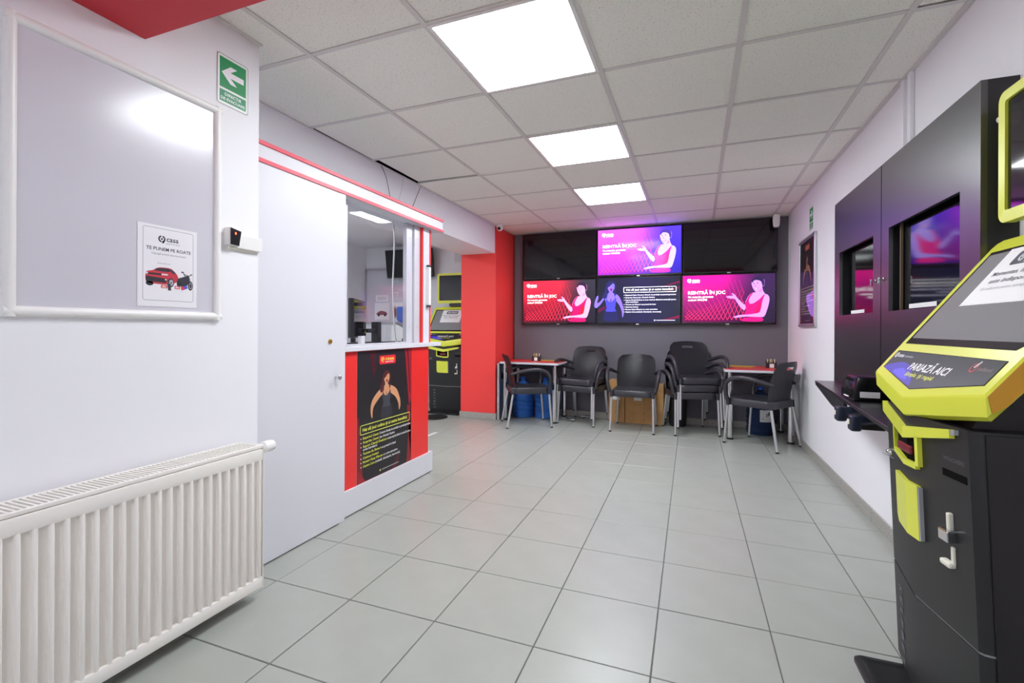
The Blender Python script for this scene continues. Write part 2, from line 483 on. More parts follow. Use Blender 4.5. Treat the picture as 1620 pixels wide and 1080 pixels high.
# ================================================================== COUNTER AND BOOTH FRONT
# sliding/cupboard door panel left of the window
d = thing('door_1', 'tall plain white laminate door beside the counter with small round knob', 'door', (-1.868, 1.88, 0)); d['kind'] = 'structure'
MB().box(-1.883, -1.853, 1.572, 2.152, .008, 1.872, bev=.002, seg=1).build('panel', WHITELAM, d, world=True)
kn = MB().lathe([(.006, 0), (.006, .018), (.012, .022), (.013, .032), (.008, .036)], (-1.853, 2.112, .835), 14, 'x').build('knob', CHROME, d, smooth=40, world=True)
MB().lathe([(.013, 0), (.013, .005), (.009, .007)], (-1.853, 2.068, 1.037), 16, 'x').build('lock', BRASS, d, smooth=40, world=True)

c = thing('service_counter', 'red fronted service counter with white top and white plinth', 'counter', (-2.1, 2.7, 0))
MB().box(-1.905, -1.885, 2.2005, 3.165, .155, .972, bev=.001, seg=1).build('front_panel', REDLAM, c, world=True)
MB().box(-2.42, -1.905, 3.147, 3.165, .01, .972).build('end_panel', REDLAM, c, world=True)
MB().box(-2.42, -1.905, 2.205, 2.223, .01, .972).build('end_panel', WHITELAM, c, world=True)
MB().box(-1.905, -1.872, 2.2005, 3.212, .010, .158, bev=.0015, seg=1).build('plinth', WHITELAM, c, world=True)
MB().box(-2.45, -1.862, 2.2005, 3.318, .972, 1.002, bev=.003).build('worktop', WHITELAM, c, world=True)

# fascia box above the counter window
f = thing('fascia_box', 'long white fascia box with two coral red edge strips above the counter window', 'fascia', (-2.05, 2.45, 1.88))
MB().box(-2.10, -1.866, 1.561, 3.345, 1.882, 1.966).build('box', WHITELAM, f, world=True)
MB().box(-2.234, -1.866, 1.561, 3.345, 1.967, 1.978).build('top_board', WHITELAM, f, world=True)
MB().box(-1.866, -1.858, 1.561, 3.348, 1.962, 1.981, bev=.001, seg=1).build('edge_strip', REDTRIM, f, world=True)
MB().box(-1.866, -1.858, 1.561, 3.348, 1.879, 1.898, bev=.001, seg=1).build('edge_strip', REDTRIM, f, world=True)

# window frame: white jamb, glass, aluminium tracks, white post with red edges
wf = thing('window_1', 'clear glass cashier window in aluminium tracks above the red counter', 'window', (-1.94, 2.7, 1.002)); wf['kind'] = 'structure'
tag(MB().box(-1.885, -1.860, 2.156, 2.1995, .0005, 1.877, bev=.001, seg=1).build('door_jamb', WHITELAM), 'tall narrow white upright between the white door and red counter', 'jamb')
MB().box(-1.965, -1.93, 2.2, 2.298, 1.0035, 1.8785, bev=.0015, seg=1).build('jamb', ALUW, wf, world=True)
MB().box(-1.951, -1.945, 2.298, 2.952, 1.012, 1.874).build('glass_pane', GLASS, wf, world=True)
for y0, y1, x0 in ((2.952, 3.028, -1.965), (3.034, 3.108, -1.95)):
    pp = MB().box(x0 - .012, x0 + .02, y0, y1, 1.0035, 1.8785, bev=.0015, seg=1).build('track_post', ALUW, wf, world=True)
    for zz in (1.12, 1.45, 1.78):
        MB().lathe([(.004, 0), (.004, .002)], (x0 + .02, (y0 + y1) / 2, zz), 8, 'x').build('screw', ALU, pp, world=True)
MB().box(-1.96, -1.935, 2.298, 2.95, 1.0035, 1.012).build('sill_track', ALUW, wf, world=True)
ps = thing('window_post', 'white square post with thin red edges standing at the counter end', 'post', (-1.93, 3.175, 1.002))
MB().box(-1.985, -1.915, 3.128, 3.222, 1.0025, 1.8785, bev=.001, seg=1).build('post', WHITELAM, ps, world=True)
for y0 in (3.114, 3.222): MB().box(-1.96, -1.911, y0, y0 + .014, 1.0025, 1.8785).build('edge_strip', RED, ps, world=True)
al = thing('alarm_sensor_bar', 'slim white bar with black end caps fixed to the window post', 'sensor', (-1.90, 3.2, 1.27))
MB().box(-1.9155, -1.888, 3.175, 3.205, 1.29, 1.585, bev=.004).build('bar', WHITEPL, al, world=True)
for z0 in (1.275, 1.587): MB().box(-1.911, -1.89, 3.172, 3.208, z0, z0 + .013, bev=.002).build('end_cap', BLACKPL, al, world=True)

# wires above the fascia
for pts, lab in (
    ([(-2.228, 3.02, 2.37), (-2.225, 3.09, 2.28), (-2.225, 3.14, 2.15), (-2.22, 3.18, 2.05), (-2.20, 3.22, 1.982)], 'thin dark cable curving from the ceiling edge to the fascia, left of three'),
    ([(-2.228, 3.33, 2.37), (-2.226, 3.30, 2.25), (-2.224, 3.25, 2.1), (-2.20, 3.245, 1.982)], 'thin pale cable running from the ceiling edge to the fascia, middle of three'),
    ([(-2.228, 3.60, 2.37), (-2.226, 3.52, 2.24), (-2.224, 3.42, 2.08), (-2.22, 3.338, 1.982)], 'thin dark straight cable from the ceiling corner gap to the fascia, right of three')):
    o = MB().tube(pts, .0022 if 'pale' not in lab else .0016, 6, smooth=5).build('cable', BLACKPL if 'pale' not in lab else GRID, None, smooth=True)
    tag(o, lab, 'cable', 'cables above the fascia')
# cables hanging inside the window
for k, (dy, xx, m_) in enumerate(((2.86, -2.0, WHITEPL), (2.955, -2.06, LIMEEDGE))):
    o = MB().tube([(xx, dy, 1.879), (xx + .01, dy - .004, 1.7), (xx - .005, dy + .003, 1.4), (xx, dy + .012, 1.18), (xx - .02, dy + .06, 1.03), (xx - .03, dy + .12, 1.006)], .0035, 6, smooth=5).build('hanging_cable', m_, None, smooth=True)
    tag(o, ('white cable hanging down behind the counter glass', 'grey cable hanging down behind the counter glass beside the track post')[k], 'cable', 'cables behind the counter glass')

# ---- things on the counter behind the glass
t = thing('cashier_monitor', 'dark computer monitor seen from behind the glass on the counter', 'monitor', (-2.12, 2.62, 1.002), radians(0))
Mx = Matrix.Translation((-2.12, 2.62, 1.002)) @ Matrix.Rotation(radians(-62), 4, 'Z')
MB().box(-.22, .22, -.012, .022, .045, .30, bev=.006, M=Mx).build('housing', BLACKPL, t, world=True)
MB().box(-.21, .21, .022, .024, .055, .29, M=Mx).build('screen', SCREENOFF, t, world=True)
MB().box(-.10, .10, -.05, .09, .0, .012, bev=.004, M=Mx).build('base', BLACKPL, t, world=True)
MB().box(-.03, .03, -.035, -.012, .01, .16, bev=.004, M=Mx).build('neck', BLACKPL, t, world=True)
t = thing('monitor_arm', 'black swivel arm with upright pole behind the counter monitor', 'stand', (-2.17, 2.90, 1.002))
MB().box(-.03, .03, -.022, .022, .0, .155, bev=.004).build('pole', BLACKPL, t)
MB().box(-.012, .012, -.11, 0, .075, .105, bev=.006).build('arm', BLACKPL, t)
MB().box(-.05, .05, -.05, .05, 0, .01, bev=.003).build('base', BLACKPL, t)
t = thing('desk_scanner', 'pale grey curved document scanner head on the counter behind the glass', 'scanner', (-2.09, 3.2, 1.002))
MB().tube([(0, .03, .02), (0, .0, .07), (0, -.06, .12), (0, -.16, .148)], [.014, .016, .015, .01], 10, smooth=5).build('curved_head', LIMEEDGE, t, smooth=True)
MB().box(-.05, .05, -.02, .09, 0, .028, bev=.006).build('base', RUBBER, t)
MB().box(-.03, .03, .03, .07, .028, .05, bev=.004).build('button_block', RED, t)
tag(MB().box(-2.02, -1.985, 2.66, 2.93, 1.0025, 1.008, M=None).build('paper_stack', PAPER), 'small stack of white papers lying on the counter behind the glass', 'papers')
tag(MB().box(-2.13, -2.06, 2.94, 3.06, 1.0025, 1.012, bev=.003).build('black_notepad', BLACKPL), 'flat black pad lying on the counter before the scanner', 'notepad')
tag(MB().box(-1.99, -1.965, 2.47, 2.51, 1.0025, 1.06, bev=.003).build('card_reader', WHITEPL), 'small white upright sticker stand at the monitor foot', 'stand')

# ================================================================== BACK ROOM
t = thing('notice_board', 'framed whiteboard with papers hanging in the back room', 'board', (-4.3, 6.14, 1.18))
MB().box(-4.78, -3.86, 6.135, 6.149, 1.19, 2.02).build('panel', BOARD, t, world=True)
for a in ((-4.79, -3.85, 1.175, 1.2), (-4.79, -3.85, 2.01, 2.035), (-4.79, -4.765, 1.175, 2.035), (-3.875, -3.85, 1.175, 2.035)):
    MB().box(a[0], a[1], 6.125, 6.149, a[2], a[3], bev=.002, seg=1).build('frame_rail', ALU, t, world=True)
def sheet(name, lab, x0, x1, z0, z1, y, fn, cat='paper', grp=None):
    t = thing(name, lab, cat, ((x0 + x1) / 2, y, z0), 0, grp)
    p = Print(); p.rect(0, x1 - x0, 0, z1 - z0, 'F0EFF2', 0); fn(p, x1 - x0, z1 - z0)
    MB().box(x0, x1, y, y + .001, z0, z1).build('sheet', PAPER, t, world=True)
    p.build('print', t, (x0, y - .0003, z0), (1, 0, 0), (0, 0, 1), INK, world=True)
def cardoc(p, W_, H_):
    p.shape([(W_ * .14, H_ * .3), (W_ * .2, H_ * .42), (W_ * .4, H_ * .52), (W_ * .7, H_ * .48), (W_ * .84, H_ * .38), (W_ * .8, H_ * .28)], '86525A')
    p.disc((W_ * .28, H_ * .28), W_ * .09, W_ * .09, '333338', 2); p.disc((W_ * .72, H_ * .28), W_ * .09, W_ * .09, '333338', 2)
def photodoc(p, W_, H_):
    for k in range(7):
        p.shape([(W_ * (.1 + .11 * k), H_ * .15), (W_ * (.2 + .1 * k), H_ * .4), (W_ * (.12 + .1 * k), H_ * .8), (W_ * (.05 + .1 * k), H_ * .5)], ['B04A4A', '5E8A4A', 'D8D4D0', 'A83A50', '7A9A60', 'C87A6A', 'E0C8C0'][k])
def rowdoc(p, W_, H_):
    for k in range(3): p.rect(W_ * .12, W_ * .85, H_ * (.25 + .2 * k), H_ * (.31 + .2 * k), '8C8C98')
sheet('notice_sheet', 'white sheet with a small car picture on the notice board', -4.62, -4.35, 1.24, 1.50, 6.132, cardoc, grp='sheets on the back room board')
sheet('notice_sheet', 'small text sheet above the car sheet on the notice board', -4.60, -4.37, 1.52, 1.62, 6.132, rowdoc, grp='sheets on the back room board')
sheet('notice_sheet', 'sheet of green and red photographs on the notice board', -4.28, -4.08, 1.21, 1.50, 6.132, photodoc, grp='sheets on the back room board')
sheet('notice_sheet', 'rightmost sheet of pink photographs on the notice board', -4.06, -3.9, 1.21, 1.50, 6.132, photodoc, grp='sheets on the back room board')
sheet('notice_sheet', 'upper grey text slip pinned high on the notice board', -4.3, -4.19, 1.82, 1.88, 6.132, rowdoc, grp='sheets on the back room board')
sheet('notice_sheet', 'lower grey text slip pinned mid height on the notice board', -4.3, -4.19, 1.60, 1.66, 6.132, rowdoc, grp='sheets on the back room board')
t = thing('backroom_television', 'black television mounted on the back room wall behind the window post', 'television', (-3.92, 6.05, 1.88))
Mx = Matrix.Translation((-3.9, 6.02, 1.86)) @ Matrix.Rotation(radians(8), 4, 'X')
MB().box(-.40, .40, -.02, .025, 0, .42, bev=.006, M=Mx).build('housing', BLACKPL, t, world=True)
MB().box(-.385, .385, -.022, -.02, .02, .405, M=Mx).build('screen', SCREENOFF, t, world=True)
MB().box(-3.82, -3.66, 6.03, 6.149, 1.98, 2.14).build('wall_bracket', BLACKPL, t, world=True)
t = thing('water_dispenser', 'white water dispenser with blue bottle in the back room', 'dispenser', (-3.80, 5.75, 0))
MB().box(-.15, .15, -.15, .15, 0, 1.15, bev=.015).build('body', WHITEPL, t)
MB().lathe([(.03, 1.15), (.03, 1.17), (.1, 1.2), (.125, 1.23), (.13, 1.38), (.115, 1.41), (.0, 1.415)], n=20).build('bottle', JUG, t, smooth=40)
MB().box(-.04, .04, -.17, -.15, .78, .84, bev=.004).build('tap_block', JUGD, t)
t = thing('access_hatch', 'small square white hatch on the wall above the far kiosk', 'hatch', (-3.12, 6.14, 2.06))
MB().box(-3.24, -2.98, 6.135, 6.149, 2.06, 2.26, bev=.002, seg=1).build('frame', WHITEPL, t, world=True)
MB().box(-3.22, -3.0, 6.131, 6.136, 2.08, 2.24, bev=.002, seg=1).build('door', WHITELAM, t, world=True)
tag(MB().lathe([(.16, 0), (.17, .004), (.165, .009), (.12, .011), (.0, .011)], (-2.98, 5.14, .0005), 28).build('round_floor_mat', RUBBER, smooth=40), 'round black floor plate on the tiles before the far kiosk', 'mat')
tag(MB().box(-2.55, -2.51, 4.2, 4.42, .0006, .0014).build('floor_tape', WHITEPL), 'short strip of white tape stuck on the floor beyond the counter', 'tape')

# ================================================================== NEAR LEFT WALL
XW = -1.80
def rail(b, p, q, wd, dp, n=8):
    """half-round frame rail between two points on the x = XW wall"""
    p, q = Vector(p), Vector(q); d = (q - p).normalized(); k = d.cross(Vector((1, 0, 0)))
    sec = [(-wd / 2, 0)] + [(-wd / 2 * cos(pi * i / n), dp * (.25 + .75 * sin(pi * i / n))) for i in range(n + 1)] + [(wd / 2, 0)]
    b.rings([[e + k * s_ + Vector((1, 0, 0)) * t_ for s_, t_ in sec] for e in (p, q)])
wb = thing('poster_frame', 'large white framed board with one small sheet on the near left wall', 'board', (XW, 1.047, 1.14))
MB().box(XW, XW + .006, .735, 1.36, 1.155, 1.992).build('panel', BOARD, wb, world=True)
for p, q in (((XW, .722, 1.156), (XW, 1.374, 1.156)), ((XW, .722, 1.989), (XW, 1.374, 1.989)), ((XW, .737, 1.141), (XW, .737, 2.004)), ((XW, 1.359, 1.141), (XW, 1.359, 2.004))):
    b = MB(); rail(b, p, q, .032, .02); b.build('frame_rail', WHITEPL, wb, smooth=40, world=True)

def a4(p):
    W_, H_ = .21, .293
    p.rect(0, W_, 0, H_, 'EDEAF0', 0)
    p.rframe(.017, W_ - .014, .022, H_ - .01, .007, .0012, '6A6874', 1)
    emblem(p, .068, .229, .03, '2E2C3A', None, 2)
    p.text('casa', .097, .239, .026, '2E2C3A', 2, True)
    p.text('pariurilor', .097, .229, .0085, '8A8894', 2, width=.05)
    p.text('TE PUNEM PE ROATE', .107, .203, .0165, '2E2C3A', 2, True, width=.158, align='c')
    p.text('Câștigă premii spectaculoase!', .107, .188, .009, '56545F', 2, width=.122, align='c')
    p.text('Scanează aici', .066, .155, .0075, '8A8894', 2, width=.045)
    # red off-road car
    p.shape([(.026, .112), (.03, .124), (.05, .13), (.066, .14), (.085, .143), (.11, .142), (.122, .135), (.136, .12), (.14, .104), (.132, .092), (.1, .082), (.055, .082), (.032, .086), (.026, .096)], 'C63A48', 1)
    p.shape([(.058, .13), (.07, .139), (.095, .1405), (.108, .139), (.108, .129)], '30303C', 2)
    p.shape([(.112, .139), (.122, .134), (.131, .124), (.116, .126)], '3C3A48', 2)
    p.rect(.034, .08, .114, .1205, '2A2833', 2); p.rect(.08, .102, .115, .1205, 'E4E2E6', 2); p.rect(.027, .034, .115, .121, 'D8D6DC', 2)
    p.poly([(.027, .09), (.095, .087), (.1, .1), (.09, .104), (.028, .108)], '33313C', 2)
    p.disc((.04, .083), .013, .009, '2E2D38', 1); p.disc((.113, .09), .0115, .0165, '2E2D38', 3); p.disc((.114, .09), .0075, .0115, 'B4B4BC', 4); p.disc((.114, .09), .003, .004, '5C5C66', 5)
    p.line((.092, .1), (.097, .0985), .004, 'F4F4F6', 5)
    # dark motorbike
    p.disc((.185, .084), .0095, .018, '2A2A32', 3); p.disc((.186, .084), .006, .0125, 'B0AEB8', 4); p.disc((.186, .084), .004, .009, '3A3A44', 5)
    p.shape([(.134, .092), (.14, .108), (.152, .113), (.165, .118), (.176, .122), (.183, .112), (.18, .098), (.172, .084), (.158, .078), (.142, .082)], '363642', 2)
    p.disc((.142, .088), .008, .012, '2A2A32', 3)
    p.line((.165, .118), (.158, .132), .003, '2C2C34', 3); p.line((.176, .12), (.19, .126), .0025, '2C2C34', 3); p.disc((.155, .133), .005, .0025, '2C2C34', 3); p.disc((.189, .127), .0035, .002, '2C2C34', 3)
    p.line((.16, .126), (.182, .12), .0025, '2C2C34', 3); p.line((.18, .115), (.187, .09), .003, '55545E', 3)
    # small prize tags
    p.rrect(.078, .1, .068, .08, .003, 'D4585A', 5); p.text('20x', .089, .071, .009, 'FFFFFF', 6, True, align='c')
    p.poly([(.103, .061), (.114, .061), (.112, .086), (.1, .085)], '3A3B4C', 6)
    p.rrect(.126, .146, .068, .08, .003, 'D4585A', 5); p.text('30x', .136, .071, .009, 'FFFFFF', 6, True, align='c')
    p.poly([(.152, .064), (.175, .073), (.171, .085), (.149, .077)], '5A5AD0', 6); p.poly([(.152, .064), (.163, .068), (.16, .081), (.149, .077)], 'D04050', 7)
ap = thing('promo_sheet', 'white sheet with red car and motorbike stuck in the lower corner of the framed board', 'poster', (XW + .006, 1.17, 1.19))
MB().box(XW + .0065, XW + .0072, 1.066, 1.276, 1.186, 1.479).build('sheet', PAPER, ap, world=True)
p = Print(); a4(p); p.build('print', ap, (XW + .0074, 1.066, 1.186), (0, 1, 0), (0, 0, 1), INK, eps=.00006, world=True)

def evac(p, W_, H_, flip=False):
    p.rrect(0, W_, 0, H_, .012, '55585A', 0); p.rrect(.002, W_ - .002, .002, H_ - .002, .011, 'EEF2F0', 1)
    p.rect(.011, W_ - .011, .07, H_ - .012, '06904F', 2); p.rect(.011, W_ - .011, .013, .061, '2E8F62', 2)
    cx, cy = W_ / 2, .07 + (H_ - .082) / 2
    a = [(-.052, 0), (-.012, .036), (.018, .036), (-.012, .0115), (.05, .0115), (.05, -.0115), (-.012, -.0115), (.018, -.036), (-.012, -.036)]
    p.poly([(cx + (-x if flip else x), cy + y) for x, y in a], 'F4F0F6', 3)
    p.text('DIRECȚIE', W_ / 2, .041, .0165, 'F4F6F4', 3, True, width=.075, align='c')
    p.text('DE EVACUARE', W_ / 2, .021, .0165, 'F4F6F4', 3, True, width=.11, align='c')
es = thing('evacuation_sign', 'green evacuation sign with white left arrow above the poster frame', 'sign', (XW, 1.43, 2.03))
MB().box(XW + .0002, XW + .002, 1.36, 1.503, 2.028, 2.234).build('plate', WHITEPL, es, world=True)
p = Print(); evac(p, .143, .206); p.build('print', es, (XW + .0022, 1.36, 2.028), (0, 1, 0), (0, 0, 1), INK, eps=.0001, world=True)

ct = thing('access_controller', 'white wall controller box with slanted black display at its left end', 'controller', (XW, 1.48, 1.44))
MB().box(XW, XW + .022, 1.44, 1.562, 1.445, 1.503, bev=.003).build('box', WHITEPL, ct, world=True)
MB().box(XW, XW + .012, 1.41, 1.55, 1.438, 1.452, bev=.002).build('bracket', CREAMPL, ct, world=True)
MB().prism([(XW, 1.395, 1.452), (XW, 1.395, 1.525), (XW, 1.448, 1.515), (XW, 1.438, 1.45)], (.034, 0, 0), bev=.002).build('display_housing', WHITEPL, ct, world=True)
dp = MB().prism([(XW + .0345, 1.397, 1.454), (XW + .0345, 1.397, 1.523), (XW + .0345, 1.446, 1.513), (XW + .0345, 1.436, 1.452)], (.002, 0, 0)).build('display', BLACKGL, ct, world=True)
MB().box(XW + .0366, XW + .0372, 1.417, 1.422, 1.497, 1.506).build('indicator_light', mat('red_led', 'FF5030', .4, emis=3.), dp, world=True)

# ---- radiator
ra = thing('panel_radiator', 'long cream white panel radiator with vertical flutes under the poster frame', 'radiator', (-1.70, .85, 0))
RY0, RY1, RZ0, RZ1, RXF, RXB = .10, 1.447, .048, .632, -1.632, -1.765
b = MB()
b.box(RXF - .022, RXF - .015, RY0, RY1 - .004, RZ0 + .004, RZ1 - .014)
b.box(RXF - .020, RXF, RY0, RY1 - .004, RZ1 - .062, RZ1 - .014, bev=.005)
b.box(RXF - .020, RXF, RY0, RY1 - .004, RZ0 + .004, RZ0 + .05, bev=.005)
pitch = .0352
y = RY1 - .004 - pitch * .35
while y > RY0 + .02:
    b.box(RXF - .019, RXF - .0005, y - .0068, y + .0068, RZ0 + .03, RZ1 - .04, bev=.0045, seg=3); y -= pitch
b.build('front_plate', RADW, ra, smooth=35, world=True)
b = MB(); b.box(RXB, RXB + .012, RY0, RY1 - .004, RZ0 + .01, RZ1 - .014); b.box(RXB + .03, RXF - .03, RY0, RY1 - .02, RZ0 + .05, RZ1 - .16)
b.build('rear_plate', RADW, ra, world=True)
b = MB(); b.box(RXB - .002, RXF + .001, RY1 - .004, RY1, RZ0, RZ1 - .002, bev=.0015, seg=1); b.build('end_cover', RADW, ra, world=True)
b = MB()
b.box(RXF - .016, RXF - .003, RY0, RY1 - .003, RZ1 - .012, RZ1, bev=.002); b.box(RXB, RXB + .010, RY0, RY1 - .003, RZ1 - .012, RZ1, bev=.002)
y = RY1 - .012
while y > RY0:
    b.box(RXB + .009, RXF - .015, y - .0062, y, RZ1 - .008, RZ1 - .001); y -= .0145
b.build('top_grille', RADW, ra, world=True)
va = MB().lathe([(.012, -.004), (.012, .02), (.019, .025), (.020, .045), (.015, .05), (.016, .058), (.024, .064), (.025, .095), (.022, .112), (.010, .116)], (RXB + .05, RY1 + .004, RZ1 - .034), 14, 'y').build('valve', WHITEPL, ra, smooth=40, world=True)
MB().tube([(RXB + .03, RY1 - .1, RZ0 + .01), (RXB + .03, RY1 - .1, .002)], .008, 8).build('feed_pipe', RADW, ra, world=True)
for yy in (.35, 1.25): MB().box(XW + .0005, RXB + .002, yy, yy + .03, RZ0 + .1, RZ1 - .1).build('wall_bracket', RADW, ra, world=True)

# ================================================================== PICTURES ON POSTERS AND SCREENS
def woman_present(p, fx, fy, sx, sy, layer, skin, dress, hair, shade):
    """woman in a sleeveless dress presenting with both palms; picture units 0..1"""
    T = lambda pts: [(fx + (x - 95) / 1450 * sx, fy + (950 - y) / 840 * sy) for x, y in pts]
    p.shape(T([(1050, 925), (1070, 880), (1150, 862), (1330, 858), (1350, 930)]), dress, layer, 3)
    p.shape(T([(1190, 442), (1140, 500), (1100, 590), (1085, 640), (1020, 575), (965, 510), (945, 478), (905, 440), (884, 438), (905, 482), (850, 483), (800, 494), (815, 514), (870, 532), (928, 535), (970, 600), (1020, 680), (1078, 738), (1108, 690), (1125, 600), (1180, 520)]), skin, layer, 4)
    p.shape(T([(1265, 425), (1285, 380), (1345, 330), (1365, 400), (1395, 455), (1440, 480), (1462, 540), (1450, 640), (1425, 740), (1385, 845), (1320, 856), (1200, 852), (1090, 850), (1000, 862), (930, 868), (922, 852), (985, 826), (1080, 815), (1200, 806), (1300, 775), (1328, 700), (1342, 600), (1330, 540), (1230, 615), (1160, 622), (1148, 570), (1165, 480), (1200, 438)]), skin, layer + 1, 4)
    p.shape(T([(1212, 442), (1182, 490), (1152, 560), (1165, 618), (1200, 628), (1300, 560), (1368, 482), (1395, 468), (1372, 530), (1345, 640), (1325, 750), (1298, 782), (1200, 803), (1088, 812), (1112, 720), (1092, 640), (1108, 580), (1150, 490), (1192, 438)]), dress, layer + 2, 4)
    p.shape(T([(1345, 640), (1325, 750), (1298, 782), (1240, 795), (1270, 700), (1310, 600)]), shade, layer + 3, 3)
    p.shape(T([(1370, 205), (1388, 240), (1385, 300), (1370, 330), (1362, 300), (1366, 250)]), skin, layer + 2, 3)
    p.shape(T([(1193, 245), (1200, 320), (1228, 388), (1265, 428), (1300, 415), (1340, 360), (1362, 300), (1350, 240), (1300, 205), (1240, 205)]), skin, layer + 3, 4)
    p.shape(T([(1193, 240), (1213, 190), (1260, 163), (1315, 163), (1362, 195), (1386, 250), (1378, 315), (1358, 315), (1348, 285), (1335, 245), (1290, 222), (1235, 222), (1205, 262)]), hair, layer + 4, 4)
    for c in ((1226, 277), (1283, 268)): p.disc(T([c])[0], sx * .009, sy * .008, hair, layer + 5, 8)
    p.shape(T([(1237, 362), (1262, 368), (1290, 345), (1284, 372), (1262, 388), (1243, 380)]), shade, layer + 5, 3)
    p.shape(T([(1243, 366), (1264, 370), (1284, 355), (1264, 378)]), 'FFFFFF', layer + 6, 2)
    p.shape(T([(1245, 290), (1240, 325), (1262, 328)]), mix2(skin, shade, .35), layer + 5, 2)
    p.shape(T([(1300, 405), (1340, 362), (1352, 400), (1320, 430)]), mix2(skin, shade, .22), layer + 3, 2)
def mix2(a, b, t): return tuple(x + (y - x) * t for x, y in zip(*[[int(s[i:i + 2], 16) / 255 for i in (0, 2, 4)] for s in (a, b)])) if isinstance(a, str) else a
def woman_down(p, fx, fy, s_, layer, skin, top, hair, shade, raised=False, wx=1., aw=1.):
    """laughing woman in a dark strap top, arms hanging; local units: head centre at (0,0), figure about 1 tall"""
    T = lambda pts: [(fx + x * s_ * wx, fy + y * s_) for x, y in pts]
    A = lambda pts: T([(x * (1 + (aw - 1) * min(1, max(0, (abs(x) - .1) / .15))), y) for x, y in pts])
    Hd = lambda pts: T([(x * 1.22, y * 1.18 + .01) for x, y in pts])
    p.shape(T([(-.2, -.95), (-.17, -.72), (-.13, -.66), (.13, -.66), (.18, -.72), (.21, -.95), (0, -.99)]), shade, layer, 4)
    if raised:
        p.shape(T([(-.12, -.3), (-.2, -.36), (-.3, -.5), (-.42, -.6), (-.48, -.55), (-.46, -.4), (-.42, -.28), (-.38, -.24), (-.36, -.3), (-.39, -.4), (-.38, -.46), (-.28, -.38), (-.18, -.24), (-.1, -.2)]), skin, layer, 4)
    else:
        p.shape(A([(-.1, -.2), (-.2, -.27), (-.31, -.42), (-.37, -.56), (-.385, -.72), (-.365, -.88), (-.34, -.89), (-.335, -.74), (-.30, -.62), (-.2, -.46), (-.1, -.34)]), skin, layer, 4)
    p.shape(A([(.1, -.2), (.2, -.24), (.27, -.34), (.33, -.5), (.36, -.62), (.37, -.76), (.345, -.86), (.325, -.86), (.31, -.7), (.24, -.52), (.14, -.38)]), skin, layer, 4)
    p.shape(T([(-.05, -.1), (-.06, -.17), (-.15, -.22), (-.17, -.36), (-.12, -.42), (.12, -.42), (.17, -.36), (.19, -.24), (.06, -.17), (.05, -.1)]), skin, layer + 1, 4)
    p.shape(T([(-.14, -.34), (-.11, -.36), (-.03, -.44), (.04, -.41), (.11, -.34), (.15, -.32), (.14, -.48), (.12, -.62), (.14, -.7), (-.14, -.7), (-.12, -.6), (-.15, -.46)]), top, layer + 2, 4)
    for xx in (-.12, .13): p.line(T([(xx, -.34)])[0], T([(xx * .75, -.19)])[0], .015 * s_, top, layer + 3)
    p.shape(Hd([(-.1, .08), (-.04, .14), (.05, .14), (.11, .08), (.12, -.02), (.09, -.1), (.12, -.2), (.08, -.22), (.06, -.08), (-.06, -.1), (-.1, -.26), (-.16, -.3), (-.2, -.22), (-.15, -.12), (-.13, .0)]), hair, layer + 3, 4)
    p.shape(Hd([(-.07, .05), (-.075, -.03), (-.04, -.11), (.01, -.13), (.06, -.08), (.085, 0), (.07, .07), (0, .09)]), skin, layer + 4, 4)
    p.shape(Hd([(-.1, .05), (-.03, .11), (.06, .1), (.02, .06), (-.05, .0), (-.08, -.02)]), hair, layer + 5, 3)
    p.shape(Hd([(-.02, -.05), (.03, -.045), (.025, -.095), (0, -.1)]), '8A2030', layer + 5, 3)
    for xx in (-.025, .045): p.disc(Hd([(xx, .015)])[0], .014 * s_, .008 * s_, hair, layer + 5, 8)
    p.shape(T([(.0, -.33), (.015, -.41), (-.012, -.41)]), shade, layer + 3, 2)
BUL = [('Expertul Casei:', 'Concurs Gratuit de predicții cu premii garantate'), ('Surpriza Casei:', 'Joc Gratuit Casino'),
       ('Suport Clienți Dedicat:', 'ai acces rapid și eficient la asistență pentru'), ('', 'orice întrebare'),
       ('Turnee de Sloturi', 'cu premii în bani'), ('Cashout Instant', ''), ('Pariuri Gata Făcute', 'cu cote atractive'), ('Casino Live', '(ruletă, blackjack, baccarat)')]
